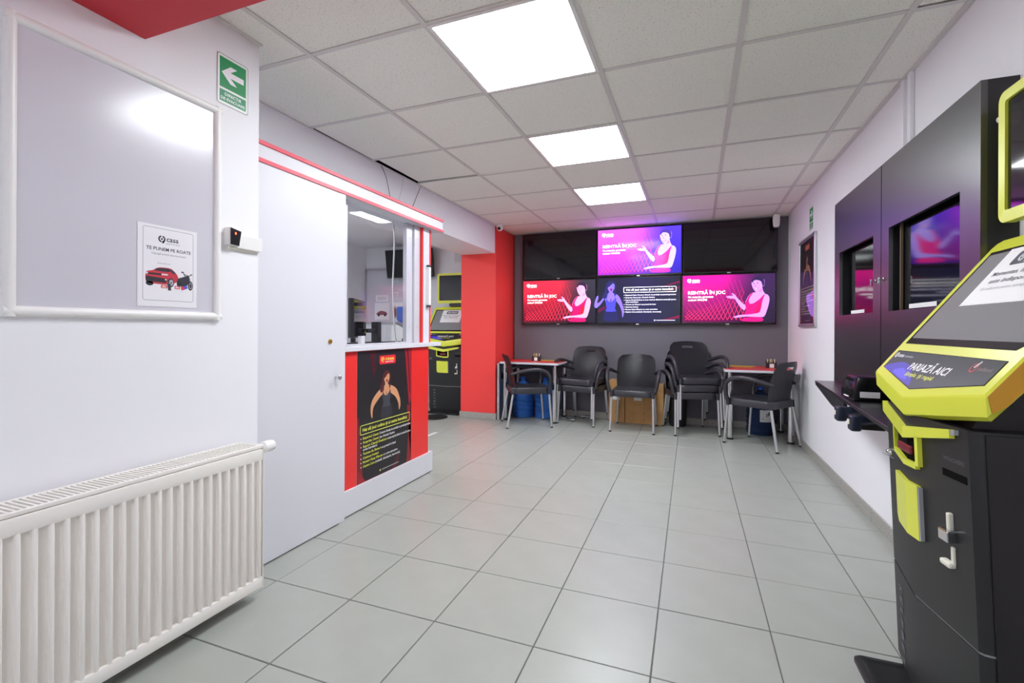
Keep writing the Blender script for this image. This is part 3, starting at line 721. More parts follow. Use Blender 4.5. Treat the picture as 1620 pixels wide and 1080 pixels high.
def big_poster(p, W_, H_):
    p.grid(0, W_, 0, H_, 10, 10, lambda u, v: mixc('1D1A1E', '262226', v), 0)
    for a, b, c_ in ((.0, .1, '7A1520'), (.9, 1.0, '8E1622')):
        p.poly([(W_ * a, 0), (W_ * b, 0), (W_ * (a + .01 if a else .03), H_ * .5), (W_ * (a + .08 if a else 0), H_ * .5)], c_, 1)
    p.poly([(W_ * .86, H_), (W_ * .99, H_), (W_, H_ * .55), (W_ * .95, H_ * .5)], 'A81C2C', 1); p.poly([(W_ * .9, H_), (W_ * .93, H_), (W_ * .985, H_ * .6), (W_ * .965, H_ * .6)], '60101C', 2)
    p.poly([(W_ * .2, H_), (W_ * .3, H_), (W_ * .3, H_ * .83), (W_ * .26, H_ * .8)], '4E1220', 1)
    p.poly([(W_ * .0, H_ * .12), (W_ * .14, 0), (W_ * .04, 0), (0, H_ * .02)], 'A01826', 2)
    p.poly([(W_ * .6, 0), (W_ * .72, H_ * .1), (W_ * .76, H_ * .1), (W_ * .68, 0)], '5E121C', 1)
    p.rrect(W_ * .37, W_ * .67, H_ * .885, H_ * .955, .012, 'E82A36', 2)
    emblem(p, W_ * .40, H_ * .897, H_ * .048, 'F4E85A', None, 3)
    p.text('casa', W_ * .475, H_ * .916, H_ * .04, 'F4E85A', 3, True, width=W_ * .165); p.text('pariurilor', W_ * .48, H_ * .899, H_ * .014, 'FFFFFF', 3, True, width=W_ * .15)
    woman_down(p, W_ * .5, H_ * .77, H_ * .33, 2, 'D89A72', '44444E', '5A282C', '34323A', wx=1.12, aw=1.45)
    p.rframe(W_ * .05, W_ * .97, H_ * .362, H_ * .437, .012, .0045, 'E8EC6A', 3)
    p.text('Hai să joci online și ai extra beneficii:', W_ * .5, H_ * .387, H_ * .036, 'F0F25A', 3, True, width=W_ * .82, align='c')
    z = .327
    for a, b in BUL:
        if a: p.disc((W_ * .065, H_ * (z + .007)), .004, .004, 'FFFFFF', 3, 8)
        x = W_ * .095
        if a:
            wa = len(a) * W_ * .0178; p.text(a, x, H_ * z, H_ * .025, 'ECEE4E', 3, True, width=wa); x += wa + W_ * .012
        if b: p.text(b, x, H_ * z, H_ * .025, 'F2F0F2', 3, True, width=min(len(b) * W_ * .0158, W_ * .98 - x))
        z -= .0235 if a.startswith('Suport') else .032
    p.line((W_ * .42, H_ * .035), (W_ * .74, H_ * .035), .004, 'C8C6CA', 3); p.disc((W_ * .39, H_ * .035), .006, .006, 'E8E060', 3)
cp = thing('counter_poster', 'tall black poster of a laughing woman on the red counter front', 'poster', (-1.885, 2.62, .165))
MB().box(-1.8848, -1.8838, 2.333, 2.925, .160, .968).build('sheet', PAPER, cp, world=True)
p = Print(); big_poster(p, .592, .808); p.build('print', cp, (-1.8834, 2.333, .160), (0, 1, 0), (0, 0, 1), INK, eps=.00012, world=True)

# framed copy on the right wall
fp = thing('framed_poster', 'framed black poster of the laughing woman on the right wall', 'poster', (RX, 4.93, 1.14))
MB().box(RX - .012, RX, 4.66, 5.23, 1.165, 1.925).build('backing', BLACKPL, fp, world=True)
p = Print(); big_poster(p, .55, .75); p.build('print', fp, (RX - .0125, 5.22, 1.17), (0, -1, 0), (0, 0, 1), INK, eps=.00012, world=True)
MB().box(RX - .0165, RX - .0155, 4.665, 5.225, 1.17, 1.92).build('cover_sheet', GLASS, fp, world=True)
for a in ((4.635, 5.255, 1.14, 1.168), (4.635, 5.255, 1.922, 1.95), (4.635, 4.662, 1.14, 1.95), (5.228, 5.255, 1.14, 1.95)):
    MB().box(RX - .022, RX - .0005, a[0], a[1], a[2], a[3], bev=.004).build('frame_rail', ALU, fp, world=True)
es = thing('evacuation_sign', 'small green evacuation sign on the right wall above the framed poster', 'sign', (RX, 4.84, 2.0))
MB().box(RX - .002, RX - .0002, 4.772, 4.915, 2.0, 2.206).build('plate', WHITEPL, es, world=True)
p = Print(); evac(p, .143, .206, True); p.build('print', es, (RX - .0022, 4.915, 2.0), (0, -1, 0), (0, 0, 1), INK, eps=.0001, world=True)

# ================================================================== TELEVISIONS
def promo(p, W_, H_, top_l, top_r, bot_l, bot_r, pat, skin, dress, hair, shade):
    p.grid(0, W_, 0, H_, 24, 12, lambda u, v: tuple(a + (b - a) * min(1, max(0, v * 1.25 - .1)) for a, b in zip(mixc(bot_l, bot_r, (u - .35) * 2.2), mixc(top_l, top_r, (u - .45) * 2.6))), 0)
    for k in range(-3, 17):
        for sg in (-1, 1):
            x0_ = .03 + k * .047; n = 6
            hgt = .22 + .62 * max(0, min(1, (x0_ + .05) / .7)) ** 1.5
            pts = [(x0_ + sg * .16 * q / n, .05 + hgt * q / n) for q in range(n + 1)]
            for q, (a, b) in enumerate(zip(pts[:-1], pts[1:])):
                if .02 < a[0] < .7 and .02 < b[0] < .7: p.line((a[0] * W_, a[1] * H_), (b[0] * W_, b[1] * H_), .0042 * (1 - q / (n + 1)), pat, 1)
    emblem(p, W_ * .05, H_ * .84, H_ * .1, 'FFFFFF', None, 3)
    p.text('casa', W_ * .105, H_ * .875, H_ * .085, 'FFFFFF', 3, True, width=W_ * .09); p.text('pariurilor', W_ * .106, H_ * .845, H_ * .032, 'FFFFFF', 3, True, width=W_ * .088)
    p.text('REINTRĂ ÎN JOC', W_ * .06, H_ * .60, H_ * .095, 'FFFFFF', 3, True, width=W_ * .415)
    p.text('Cu surprize garantate', W_ * .06, H_ * .525, H_ * .058, 'FFFFFF', 3, True, width=W_ * .285)
    p.text('exclusiv ONLINE', W_ * .06, H_ * .46, H_ * .058, 'FFFFFF', 3, True, width=W_ * .215)
    woman_present(p, 0, 0, W_, H_, 4, skin, dress, hair, shade)
def benefits(p, W_, H_):
    p.grid(0, W_, 0, H_, 12, 8, lambda u, v: mixc('20202E', '282650', .9 - abs(u - .55) * 1.6), 0)
    p.poly([(0, H_ * .22), (W_ * .16, H_ * .38), (W_ * .12, H_ * .4), (0, H_ * .3)], '5A1640', 1)
    for a in ((.82, .80, .02), (.86, .68, .016), (.8, .06, .03)):
        p.poly([(W_ * a[0], H_ * a[1]), (W_, H_ * (a[1] + .1)), (W_, H_ * (a[1] + .1 - a[2] * 2)), (W_ * a[0], H_ * (a[1] - .01))], '7A1440', 1)
    woman_down(p, W_ * .165, H_ * .80, H_ * .78, 2, '8A70E8', '4A48C0', '2A2A60', '24245A', raised=True)
    p.rframe(W_ * .325, W_ * .965, H_ * .665, H_ * .79, .01, .006, 'F0EEF8', 3)
    p.text('Hai să joci online și ai extra beneficii:', W_ * .645, H_ * .71, H_ * .058, 'FFFFFF', 3, True, width=W_ * .57, align='c')
    z = .60
    for a, b in BUL:
        if a: p.disc((W_ * .335, H_ * (z + .012)), .004, .004, 'FFFFFF', 3, 8)
        s_ = (a + ' ' + b).strip()
        p.text(s_, W_ * .35, H_ * z, H_ * .036, 'E8E4FF', 3, True, width=min(W_ * .61, len(s_) * W_ * .0106))
        z -= .045 if a.startswith('Suport') else .055
    p.disc((W_ * .71, H_ * .05), .007, .007, 'FFFFFF', 3); p.line((W_ * .73, H_ * .05), (W_ * .95, H_ * .05), .006, 'D8D8F0', 3)
def tv(x0, x1, z0, z1, label, draw=None):
    t = thing('television', label, 'television', ((x0 + x1) / 2, BY - .04, z0), 0, 'televisions on the charcoal wall')
    W_, H_ = x1 - x0 - .008, z1 - z0 - .006; bz = .012; yf = -.028
    MB().box(-W_ / 2, W_ / 2, yf, .004, 0, H_, bev=.004).build('housing', BLACKGL, t)
    MB().box(-.18, .18, .004, .0395, H_ * .3, H_ * .7).build('wall_bracket', BLACKPL, t)
    MB().box(-W_ / 2 + bz, W_ / 2 - bz, yf - .0006, yf + .003, bz + .008, H_ - bz).build('screen', SCREENOFF, t)
    MB().box(-.018, .018, yf - .003, yf + .002, -.004, .008, bev=.001).build('logo_lug', ALU, t)
    if draw:
        w_, h_ = W_ - 2 * bz - .004, H_ - 2 * bz - .012
        p = Print(); draw(p, w_, h_); p.build('picture', t, (-w_ / 2, yf - .0009, bz + .010), (1, 0, 0), (0, 0, 1), SCREENPRINT, eps=.00006)
PK = dict(skin='D8C0F8', dress='E82AA0', hair='6A4AB0', shade='E0207A')
tv(-2.070, -1.092, 1.752, 2.342, 'switched-off television, top left of the six on the charcoal wall')
tv(-1.092, -.087, 1.752, 2.345, 'lit violet television showing a presenting woman, top centre of the six', lambda p, a, b: promo(p, a, b, 'E060F4', '5238D8', 'A030B0', '3428A8', 'F050A0', 'C0B0F4', 'E030A8', '5038A0', 'E02A90'))
tv(-.087, .893, 1.752, 2.348, 'switched-off television, top right of the six on the charcoal wall')
tv(-2.068, -1.090, 1.168, 1.746, 'lit red television showing a presenting woman, bottom left of the six', lambda p, a, b: promo(p, a, b, 'E82A44', '34303C', '640820', '201A2A', 'E83A58', 'E0A8D0', 'E01468', '30203C', 'E02030'))
tv(-1.088, -.104, 1.168, 1.752, 'lit dark blue television listing benefits, bottom centre of the six', benefits)
tv(-.102, .882, 1.170, 1.750, 'lit magenta television showing a presenting woman, bottom right of the six', lambda p, a, b: promo(p, a, b, 'D0189A', '38204C', '640A48', '241830', 'E83478', 'B890D8', 'D81878', '302048', 'C81860'))

# ---- small wall fittings
cam_t = thing('dome_camera', 'small white dome security camera on the ceiling by the red pillar', 'camera', (-2.15, 5.25, H))
MB().lathe([(.045, 0), (.045, -.02), (.04, -.03)], n=20).build('base', WHITEPL, cam_t, smooth=40)
MB().lathe([(.001, -.075), (.02, -.073), (.034, -.058), (.038, -.04), (.034, -.026)], n=20).build('ball', WHITEPL, cam_t, smooth=True)
MB().lathe([(.001, .04), (.014, .039), (.019, .034), (.021, .025)], (.008, -.0, -.052), 16, 'y').build('lens', BLACKGL, cam_t, smooth=True).rotation_euler = (0, 0, radians(180 + 20))
ms = thing('motion_sensor', 'white curved motion sensor hanging in the far right ceiling corner', 'sensor', (.855, 5.72, H - .14))
MB().rings([[(x * s_, (y - .01) * s_, z) for x, y in rr(-.032, .032, -.022, .03, .012)] for z, s_ in ((-.012, .55), (-.004, .82), (.01, .95), (.06, 1.05), (.11, .97), (.122, .8))]).build('housing', WHITEPL, ms, smooth=50)
MB().box(-.01, .01, .0, .15, .1255, .138).build('bracket', WHITEPL, ms)
for k, (y0, y1) in enumerate(((2.868, 2.905), (2.79, 2.825))):
    o = MB().box(RX - .018, RX - .0005, y0, y1, 1.96, H - .003, bev=.002).build('cable_duct', WALL)
    tag(o, ('white vertical cable duct above the black cabinets, farther of two', 'white vertical cable duct above the black cabinets, nearer of two')[k], 'duct', 'cable ducts on the right wall')

# ================================================================== BLACK SCREEN CABINETS ON THE RIGHT WALL
def cabinet(y0, y1, wy0, wy1, label, ky, sy0, sy1, near):
    t = thing('screen_cabinet', label, 'cabinet', (.95, (y0 + y1) / 2, .772), 0, 'black screen cabinets on the right wall')
    xf, z0, z1, wz0, wz1 = .90, .772, 1.946, 1.206, 1.611
    b = MB()
    for a in ((y0, y1, z0, wz0), (y0, y1, wz1, z1), (y0, wy0, wz0, wz1), (wy1, y1, wz0, wz1)):
        b.box(xf, xf + .018, a[0], a[1], a[2], a[3])
    b.build('front_panel', BLACKSAT, t, world=True)
    for a in ((y0, y0 + .018), (y1 - .018, y1)): MB().box(xf + .018, RX - .0005, a[0], a[1], z0, z1).build('side_panel', BLACKPL, t, world=True)
    MB().box(xf + .018, RX - .0005, y0 + .018, y1 - .018, z1 - .018, z1).build('top_panel', BLACKPL, t, world=True)
    MB().box(xf + .018, RX - .0005, y0 + .018, y1 - .018, z0, z0 + .018).build('bottom_panel', BLACKPL, t, world=True)
    mo = MB().box(xf + .045, xf + .075, wy0 - .05, wy1 - .035, wz0 - .03, wz1 + .02, bev=.003).build('monitor', BLACKGL, t, world=True)
    MB().box(xf + .0435, xf + .045, wy0 - .035, wy1 - .055, wz0 - .012, wz1 + .005).build('screen', SCREENOFF, mo, world=True)
    st = MB().box(xf + .0425, xf + .0432, sy0, sy1, wz0 + .008, wz0 + .028).build('sticker', PAPER, mo, world=True)
    if near: MB().box(xf + .03, xf + .04, wy1 - .052, wy1 - .042, wz0 - .02, wz1 + .02).build('inner_edge_strip', mat('brown_board_edge', '6A5A4A', .6), t, world=True)
    l = MB().lathe([(.009, 0), (.009, -.004), (.006, -.006)], (xf, ky, 1.367), 12, 'x').build('lock', CHROME, t, smooth=40, world=True)
    MB().tube([(xf - .004, ky, 1.367), (xf - .022, ky, 1.369)], .003, 6).build('key', CHROME, l, world=True)
    MB().box(xf - .026, xf - .018, ky - .0015, ky + .0015, 1.345, 1.378, bev=.0008, seg=1).build('key_bow', CHROME, l, world=True)
cabinet(2.892, 3.708, 2.998, 3.60, 'farther black wall cabinet with a recessed monitor next to framed poster', 2.954, 3.28, 3.52, False)
cabinet(2.016, 2.884, 2.144, 2.79, 'nearer black wall cabinet with a recessed monitor behind the yellow kiosk', 2.848, 2.42, 2.68, True)
sh = thing('betting_shelf', 'black tapered writing shelf under the black wall cabinets', 'shelf', (.85, 3.0, .74))
MB().prism([(.795, 3.73, .752), (RX - .0005, 3.73, .752), (RX - .0005, 2.02, .752), (.655, 2.02, .752)], (0, 0, .018), bev=.001, seg=1).build('board', BLACKSAT, sh, world=True)
MB().prism([(.797, 3.728, .7515), (.7205, 2.80, .7515), (.7205, 2.80, .675), (.75, 3.16, .69), (.797, 3.728, .742)], (.016, 0, 0)).build('apron', BLACKPL, sh, world=True)
for yy in (2.3, 3.3): MB().prism([(RX - .0005, yy, .7515), (.86, yy, .7515), (RX - .0005, yy, .62)], (0, .012, 0)).build('bracket', BLACKPL, sh, world=True)
pr_ = thing('ticket_printer', 'small black ticket printer with open front window on the black shelf', 'printer', (.80, 2.86, .770))
b = MB(); b.prism([(.735, 2.70, .771), (.735, 2.70, .825), (.752, 2.70, .888), (.885, 2.70, .888), (.885, 2.70, .771)], (0, .2, 0), bev=.006)
b.build('body', BLACKGL, pr_, smooth=35, world=True)
MB().prism([(.7335, 2.74, .785), (.7335, 2.86, .785), (.7495, 2.86, .875), (.7495, 2.74, .875)], (-.002, 0, .001)).build('front_window', DARKVOID, pr_, world=True)
MB().box(.7285, .7325, 2.76, 2.83, .785, .79).build('paper_slip', PAPER, pr_, world=True)
MB().box(.76, .84, 2.6985, 2.7, .79, .818).build('label_sticker', PAPER, pr_, world=True)
for k, (yy, zz) in enumerate(((2.70, .708), (2.49, .702))):
    s_ = thing('barcode_scanner', ('navy handheld scanner hanging under the shelf, farther of two', 'navy handheld scanner hanging under the shelf, nearer of two')[k], 'scanner', (.735, yy, zz), 0, 'handheld scanners under the shelf')
    MB().box(-.075, -.03, -.026, .026, -.035, .035, bev=.012, seg=3).build('head', SCANBLUE, s_, smooth=40)
    MB().tube([(-.04, 0, .012), (.02, -.005, .018), (.09, -.01, .02)], [.024, .02, .017], 10, smooth=4).build('handle', SCANBLUE, s_, smooth=True)
    MB().box(-.0775, -.0745, -.012, .012, -.006, .016, bev=.001).build('window', CREAMPL, s_)
    MB().box(-.03, .06, -.006, .006, -.028, .0, bev=.004).build('trigger_guard', RUBBER, s_)
    MB().tube([(.08, -.01, .02), (.11, -.02, -.01), (.13, -.06, -.03), (.15, -.05, .01)], .003, 6, smooth=4).build('cord', RUBBER, s_, smooth=True)

# ================================================================== BETTING KIOSKS
TILT = radians(52.8); CT, ST = cos(TILT), sin(TILT)
def hp(X, t, lift=0.):
    """point on the tilted face of the kiosk head; lift along its outward normal"""
    return (X, -.013 + t * CT - lift * ST, .966 + t * ST + lift * CT)
def fy(X, z): return .035 * abs(X) / .255 - .034 * (z / .8)
def make_kiosk(name, label, loc, rz):
    k = thing(name, label, 'kiosk', loc, rz, 'yellow and black betting kiosks')
    def plan(z, e=0.):
        l = -.034 * (z / .8); hw = .255 - e; b0 = .035
        return [(-hw + .02, .35, z), (-hw, .33, z), (-hw, b0 + l + .022, z), (-hw + .002, b0 + l + .008, z), (-hw + .009, b0 * .965 + l + e, z), (0, l + e, z),
                (hw - .009, b0 * .965 + l + e, z), (hw - .002, b0 + l + .008, z), (hw, b0 + l + .022, z), (hw, .33, z), (hw - .02, .35, z)]
    MB().rings([plan(z, .008) for z in (.0, .05)]).build('base_plinth', KIOSKSIDE, k, smooth=30)
    lo = MB().rings([plan(z) for z in (.052, .2, .351)]).build('lower_panel', KIOSKBODY, k, smooth=30)
    MB().rings([plan(z, .003) for z in (.351, .3575)]).build('seam', LIMEEDGE, k, smooth=30)
    MB().rings([plan(z) for z in (.3575, .5, .7, .875)]).build('upper_panel', KIOSKBODY, k, smooth=30)
    for s_ in (-1, 1):
        MB().prism([(s_ * .2555, fy(.255, z) + .026, z) for z in (.052, .87)] + [(s_ * .2555, .345, .87), (s_ * .2555, .345, .052)], (s_ * .004, 0, 0), bev=.0015, seg=1).build('side_panel', KIOSKSIDE, k)
    ft = MB().rings([[(x, y, z) for x, y in rr(-.235 + i, .235 - i, -.10 + i, .06, .02)] for z, i in ((0.0005, 0), (.012, 0), (.018, .006), (.018, .018), (.012, .026))]).build('foot_plate', KIOSKBODY, k, smooth=30)
    p = Print()
    p.text('S E L F B E T', 0, 0, .045, '6A6A72', 0, True, width=.25)
    p.build('embossed_lettering', lo, (-.175, fy(.175, .31) - .002, .305), (0, .04, -1), (.99, -.135, 0), INK)
    # ---- tilted head
    def drop(pt, d, back=0.): return (pt[0], pt[1] + back, pt[2] - d)
    out = [(-.33, .005), (0, -.056), (.33, .005), (.33, .525), (.322, .543), (.30, .552), (-.30, .552), (-.322, .543), (-.33, .525)]
    dr = [.048, .05, .048, .085, .085, .085, .085, .085, .085]
    ins = lambda P, f: [(x * f, t) for x, t in P]
    r0 = [hp(x * .985, t + (.004 if t < .1 else -.004)) for x, t in out]
    r1 = [drop(hp(x, t), .006, .001) for x, t in out]
    r2 = [drop(hp(x, t), d_, .004) for (x, t), d_ in zip(out, dr)]
    r3 = [drop(hp(x * .93, t), d_ + (.012 if i < 3 else .004), .022) for i, ((x, t), d_) in enumerate(zip(out, dr))]
    MB().rings([r0, r1, r2, r3]).build('head_shell', LIME, k, smooth=35)
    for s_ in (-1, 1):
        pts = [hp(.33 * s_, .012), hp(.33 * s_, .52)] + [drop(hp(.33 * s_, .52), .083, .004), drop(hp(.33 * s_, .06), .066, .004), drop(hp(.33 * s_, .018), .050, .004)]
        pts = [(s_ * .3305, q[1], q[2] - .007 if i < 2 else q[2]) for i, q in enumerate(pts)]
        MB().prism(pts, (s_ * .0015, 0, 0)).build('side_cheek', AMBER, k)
    def slab(name, P, m, lift0, lift1):
        a = [hp(x, t, lift0) for x, t in P]; b = [hp(x, t, lift1) for x, t in P]
        return MB().rings([a, b]).build(name, m, k)
    slab('touch_screen', [(-.296, .129), (.283, .129), (.296, .142), (.296, .50), (-.296, .50)], BLACKGL, -.002, .0010)
    slab('touch_area', [(-.282, .152), (.282, .152), (.282, .486), (-.282, .486)], TOUCH, .0, .0013)
    slab('promo_panel', [(-.297, .028), (0, -.028), (.297, .028), (.296, .099), (-.296, .099)], BLACKGL, -.002, .0012)
    p = Print()
    p.poly([(-.295, .03), (0, -.026), (.295, .03), (.294, .097), (-.294, .097)], '17161B', 0)
    p.shape([(-.29, .03), (-.2, .055), (-.13, .05), (-.06, .02), (-.02, -.015), (-.06, -.012), (-.2, .012)], '3A2CB0', 1)
    p.shape([(-.2, .02), (-.15, .035), (-.1, .02), (-.07, .0), (-.12, .002)], '5A50E0', 2)
    p.text('PARIAZĂ AICI', -.118, .034, .036, 'F4F2F4', 3, True, width=.235, shear=.15)
    p.text('Simplu', -.1, .012, .02, 'D8DC40', 3, True, width=.07); p.text('și rapid', -.015, .012, .02, 'D8DC40', 3, True, width=.085)
    emblem(p, -.285, .068, .024, 'F0F0F2', None, 3); p.text('casa', -.262, .074, .02, 'F4F4F6', 3, True, width=.045); p.line((-.21, .078), (-.15, .078), .006, '8A8A90', 3)
    p.ring((.2, .07), .014, .004, 'C8303A', 3); p.line((.2, .07), (.21, .09), .006, 'D8D8DC', 4); p.text('jucătorul', .22, .064, .016, 'A08088', 3, width=.055)
    p.build('promo_graphics', k, hp(0, 0, .0014), (1, 0, 0), (0, CT, ST), INK, eps=.00015)
    # paper notice on the touch screen
    sh_ = slab('paper_notice', [(-.169, .278), (.129, .278), (.126, .49), (-.176, .49)], PAPER, .0014, .0024)
    p = Print()
    p.rrect(-.11, .06, .42, .472, .012, '5A5E68', 0); emblem(p, -.09, .428, .036, 'F4F4F6', None, 1); p.text('casa', -.05, .442, .032, 'F4F4F6', 1, True, width=.095); p.text('pariurilor', -.05, .428, .011, 'F4F4F6', 1, True, width=.095)
    p.text('Momentan, terminalul', -.025, .385, .022, '5A5C66', 1, True, width=.24, align='c', shear=.1); p.text('este indisponibil', -.025, .357, .022, '5A5C66', 1, True, width=.2, align='c', shear=.1)
    p.text('Vă mulțumim pentru înțelegere', -.025, .332, .014, 'A0A2AA', 1, width=.22, align='c')
    p.build('notice_print', k, hp(0, 0, .0026), (1, 0, 0), (0, CT, ST), INK, eps=.0001)
    # ---- neck, display column and upper display
    MB().prism([(-.21, .02, .872), (-.21, .34, .872), (-.21, .34, 1.29), (-.21, .30, 1.255), (-.21, .04, .925)], (.42, 0, 0), bev=.004).build('neck', KIOSKSIDE, k)
    MB().box(-.10, .10, .325, .352, 1.25, 1.75, bev=.003).build('display_column', KIOSKSIDE, k)
    a, b = rr(-.29, .29, 1.453, 1.868, .03, 5), rr(-.262, .262, 1.492, 1.838, .008, 5)
    m_ = MB()
    m_.rings([[(x, .318, z) for x, z in b], [(x, .304, z) for x, z in b], [(x * .995, .301, 1.66 + (z - 1.66) * .995) for x, z in a], [(x, .305, z) for x, z in a], [(x, .33, z) for x, z in a]], cap0=False)
    ds = m_.build('display_frame', LIME, k, smooth=40)
    MB().box(-.266, .266, .312, .319, 1.488, 1.842).build('display_screen', SCREENOFF, k)
    MB().box(-.10, .14, .29, .34, 1.412, 1.45, bev=.004).build('speaker_bar', BLACKPL, k)
    MB().lathe([(.006, .0), (.006, -.02), (.011, -.022), (.012, -.034), (.006, -.038)], (-.288, .322, 1.80), 10, 'x').build('side_knob', CREAMPL, k, smooth=40)
    # ---- yellow trims following the folded front
    def strip(name, Xs, zb, zt, proud, m, parent=k):
        rg = []
        for X in Xs:
            a, b = zb(X), zt(X)
            rg.append([(X, fy(X, a) - proud, a), (X, fy(X, b) - proud, b), (X, fy(X, b) + .004, b), (X, fy(X, a) + .004, a)])
        return MB().rings(rg).build(name, m, parent)
    v = lambda X: .838 + .04 * min(1, abs(X) / .26)
    strip('chevron_trim', [-.252, -.2, -.1, 0, .1, .17, .2], lambda X: v(X) - (.034 if X < 0 else .034 - .06 * X), lambda X: v(X), .011, LIME)
    strip('chevron_trim_end', [.2, .208, .215], lambda X: v(X) - .014, lambda X: v(X) - .001, .009, LIMEEDGE)
    lp = strip('ticket_bezel', [-.115, -.104], lambda X: .742, lambda X: .828, .011, LIME)
    strip('bezel_side', [.055, .068], lambda X: .738, lambda X: .822, .011, LIME, lp)
    strip('bezel_bottom', [-.104, -.06, 0, .055], lambda X: .728 + .12 * max(0, -X - .0), lambda X: .744 + .10 * max(0, -X), .011, LIME, lp)
    strip('ticket_mouth', [-.1, 0, .052], lambda X: .742, lambda X: .815, .001, DARKVOID, lp)
    MB().box(-.055, .03, fy(0, .77) - .006, fy(0, .77) + .004, .762, .785, bev=.004).build('ticket_cutter', mat('dark_red_plastic', '7A2030', .3), lp)
    tb = strip('tall_yellow_tab', [-.112, -.096, 0, .055], lambda X: .530 + (.02 if X < -.1 else 0), lambda X: .682, .010, LIME)
    strip('tab_edge', [.055, .062], lambda X: .533, lambda X: .679, .009, LIMEEDGE, tb)
    # ---- slots on the right half
    def plate(name, X0, X1, z0, z1, d0, d1, m, bev=.0):
        n = Vector((.136, -.99, 0)); X = (X0 + X1) / 2
        Mx = Matrix.Translation((X, fy(X, (z0 + z1) / 2), (z0 + z1) / 2)) @ Matrix.Rotation(radians(7.8), 4, 'Z') @ Matrix.Rotation(radians(2.4), 4, 'X')
        return MB().box(-(X1 - X0) / 2, (X1 - X0) / 2, -d1, -d0, -(z1 - z0) / 2, (z1 - z0) / 2, bev=bev, M=Mx).build(name, m, k)
    plate('card_slot', .150, .236, .744, .762, -.002, .0012, DARKVOID)
    p = Print(); p.text('VOUCHERE', 0, 0, .014, '5C5C60', 0, True, width=.075, align='c'); p.build('slot_lettering', k, (.193, fy(.193, .786) - .0015, .786), (.99, .137, 0), (0, 0, 1), INK)
    plate('coin_slot_guide', .168, .181, .612, .655, -.002, .010, CREAMPL, .003)
    plate('coin_acceptor', .156, .192, .585, .614, -.002, .022, CHROME, .003)
    plate('coin_return_post', .173, .184, .524, .572, -.002, .006, CREAMPL, .003)
    plate('coin_return_tray', .145, .184, .517, .532, -.002, .016, CREAMPL, .005)
    MB().lathe([(.012, .004), (.012, -.008), (.008, -.014), (.002, -.015)], (-.205, fy(.205, .715), .715), 12, 'y').build('panel_lock', CHROME, k, smooth=40)
    plate('panel_seam', -.25, -.12, .70, .702, -.002, .0008, LIMEEDGE)
    MB().tube([(.25, .2, .85), (.275, .24, .845), (.285, .3, .83)], .004, 6, smooth=4).build('side_cord', RUBBER, k, smooth=True)
    return k
k1 = make_kiosk('betting_kiosk', 'large yellow and black betting kiosk in the right foreground with paper notice', (.62, 1.675, 0), radians(-90))
k2 = copy_tree(k1); k2.location = (-3.0, 5.45, 0); k2.rotation_euler = (0, 0, 0)
k2['label'] = 'far yellow and black betting kiosk between the counter and red pillar'

# ================================================================== CHAIRS
def make_chair(label):
    t = thing('armchair', label, 'chair')
    ol = lambda sx, sy, z, dy=0.: [(x * sx, (y + .01) * sy - .01 + dy, z) for x, y in rr(-.222, .222, -.235, .215, .08, 5)]
    MB().rings([ol(.95, .95, .384), ol(.985, .985, .381), ol(1, 1, .392), ol(1, 1, .438), ol(.975, .975, .449), ol(.88, .88, .447), ol(.6, .6, .437), ol(.25, .25, .433)]).build('seat', CHAIR, t, smooth=50)
    # back: curved sheet with a hand slot
    NU, NV = 14, 16; bm = bmesh.new(); G = {}
    for j in range(NV + 1):
        v = j / NV; z = .40 + .42 * v
        hw = (.205 + .012 * sin(pi * v)) * (1 if v < .84 else math.sqrt(max(.0, 1 - ((v - .84) / .165) ** 2 * .42)))
        for i in range(NU + 1):
            u = i / NU * 2 - 1
            yb = .185 + .035 * v + .075 * v * v - .045 * u * u * (.45 + .55 * v)
            G[i, j] = bm.verts.new((u * hw, yb, z - .012 * u * u * v))
    for j in range(NV):
        for i in range(NU):
            if j == 13 and 5 <= i <= 8: continue
            bm.faces.new([G[i, j], G[i + 1, j], G[i + 1, j + 1], G[i, j + 1]])
    # solid sheet
    r = bmesh.ops.solidify(bm, geom=bm.faces[:], thickness=.011)
    mb = MB(); mb.bm.free(); mb.bm = bm
    mb.build('backrest', CHAIR, t, smooth=50)
    for s_ in (-1, 1):
        MB().tube([(s_ * .195, .215, .60), (s_ * .238, .15, .622), (s_ * .268, .06, .648), (s_ * .278, -.05, .658), (s_ * .276, -.15, .638), (s_ * .268, -.205, .585), (s_ * .256, -.218, .51), (s_ * .235, -.205, .43)],
                  [.014, .018, .021, .021, .02, .018, .018, .02], 10, smooth=4).build('armrest', CHAIR, t, smooth=True)
        for top, bot in (((s_ * .216, -.212, .43), (s_ * .226, -.245, .012)), ((s_ * .20, .185, .43), (s_ * .222, .258, .012))):
            lg = MB().tube([top, bot], .0125, 12).build('leg', ALU, t, smooth=40)
            d_ = (Vector(bot) - Vector(top)).normalized()
            MB().tube([Vector(bot) - d_ * .002, Vector(bot) + d_ * .0118], .0138, 10).build('foot_cap', RUBBER, lg)
            sd = Vector(top); MB().tube([sd + Vector((0, 0, .01)), sd + d_ * .055], [.022, .0165], 10).build('leg_socket', CHAIR, lg, smooth=40)
    return t
def ang(f): return math.atan2(f[1], f[0]) + pi / 2          # local -y becomes the facing direction
chair0 = make_chair('black plastic armchair with metal legs standing alone before the cardboard boxes')
def place(o, c, fdir, z=0., label=None, grp=None):
    o.location = (c[0], c[1], z); o.rotation_euler = (0, 0, ang(fdir))
    if label: o['label'] = label
    if grp: o['group'] = grp
place(chair0, (-.584, 5.40), (0, -1), grp='black plastic armchairs')
def add(c, f, z, label): o = copy_tree(chair0); place(o, c, f, z, label, 'black plastic armchairs')
add((-1.775, 5.185), (.87, .49), 0, 'black plastic armchair turned sideways at the left red table')
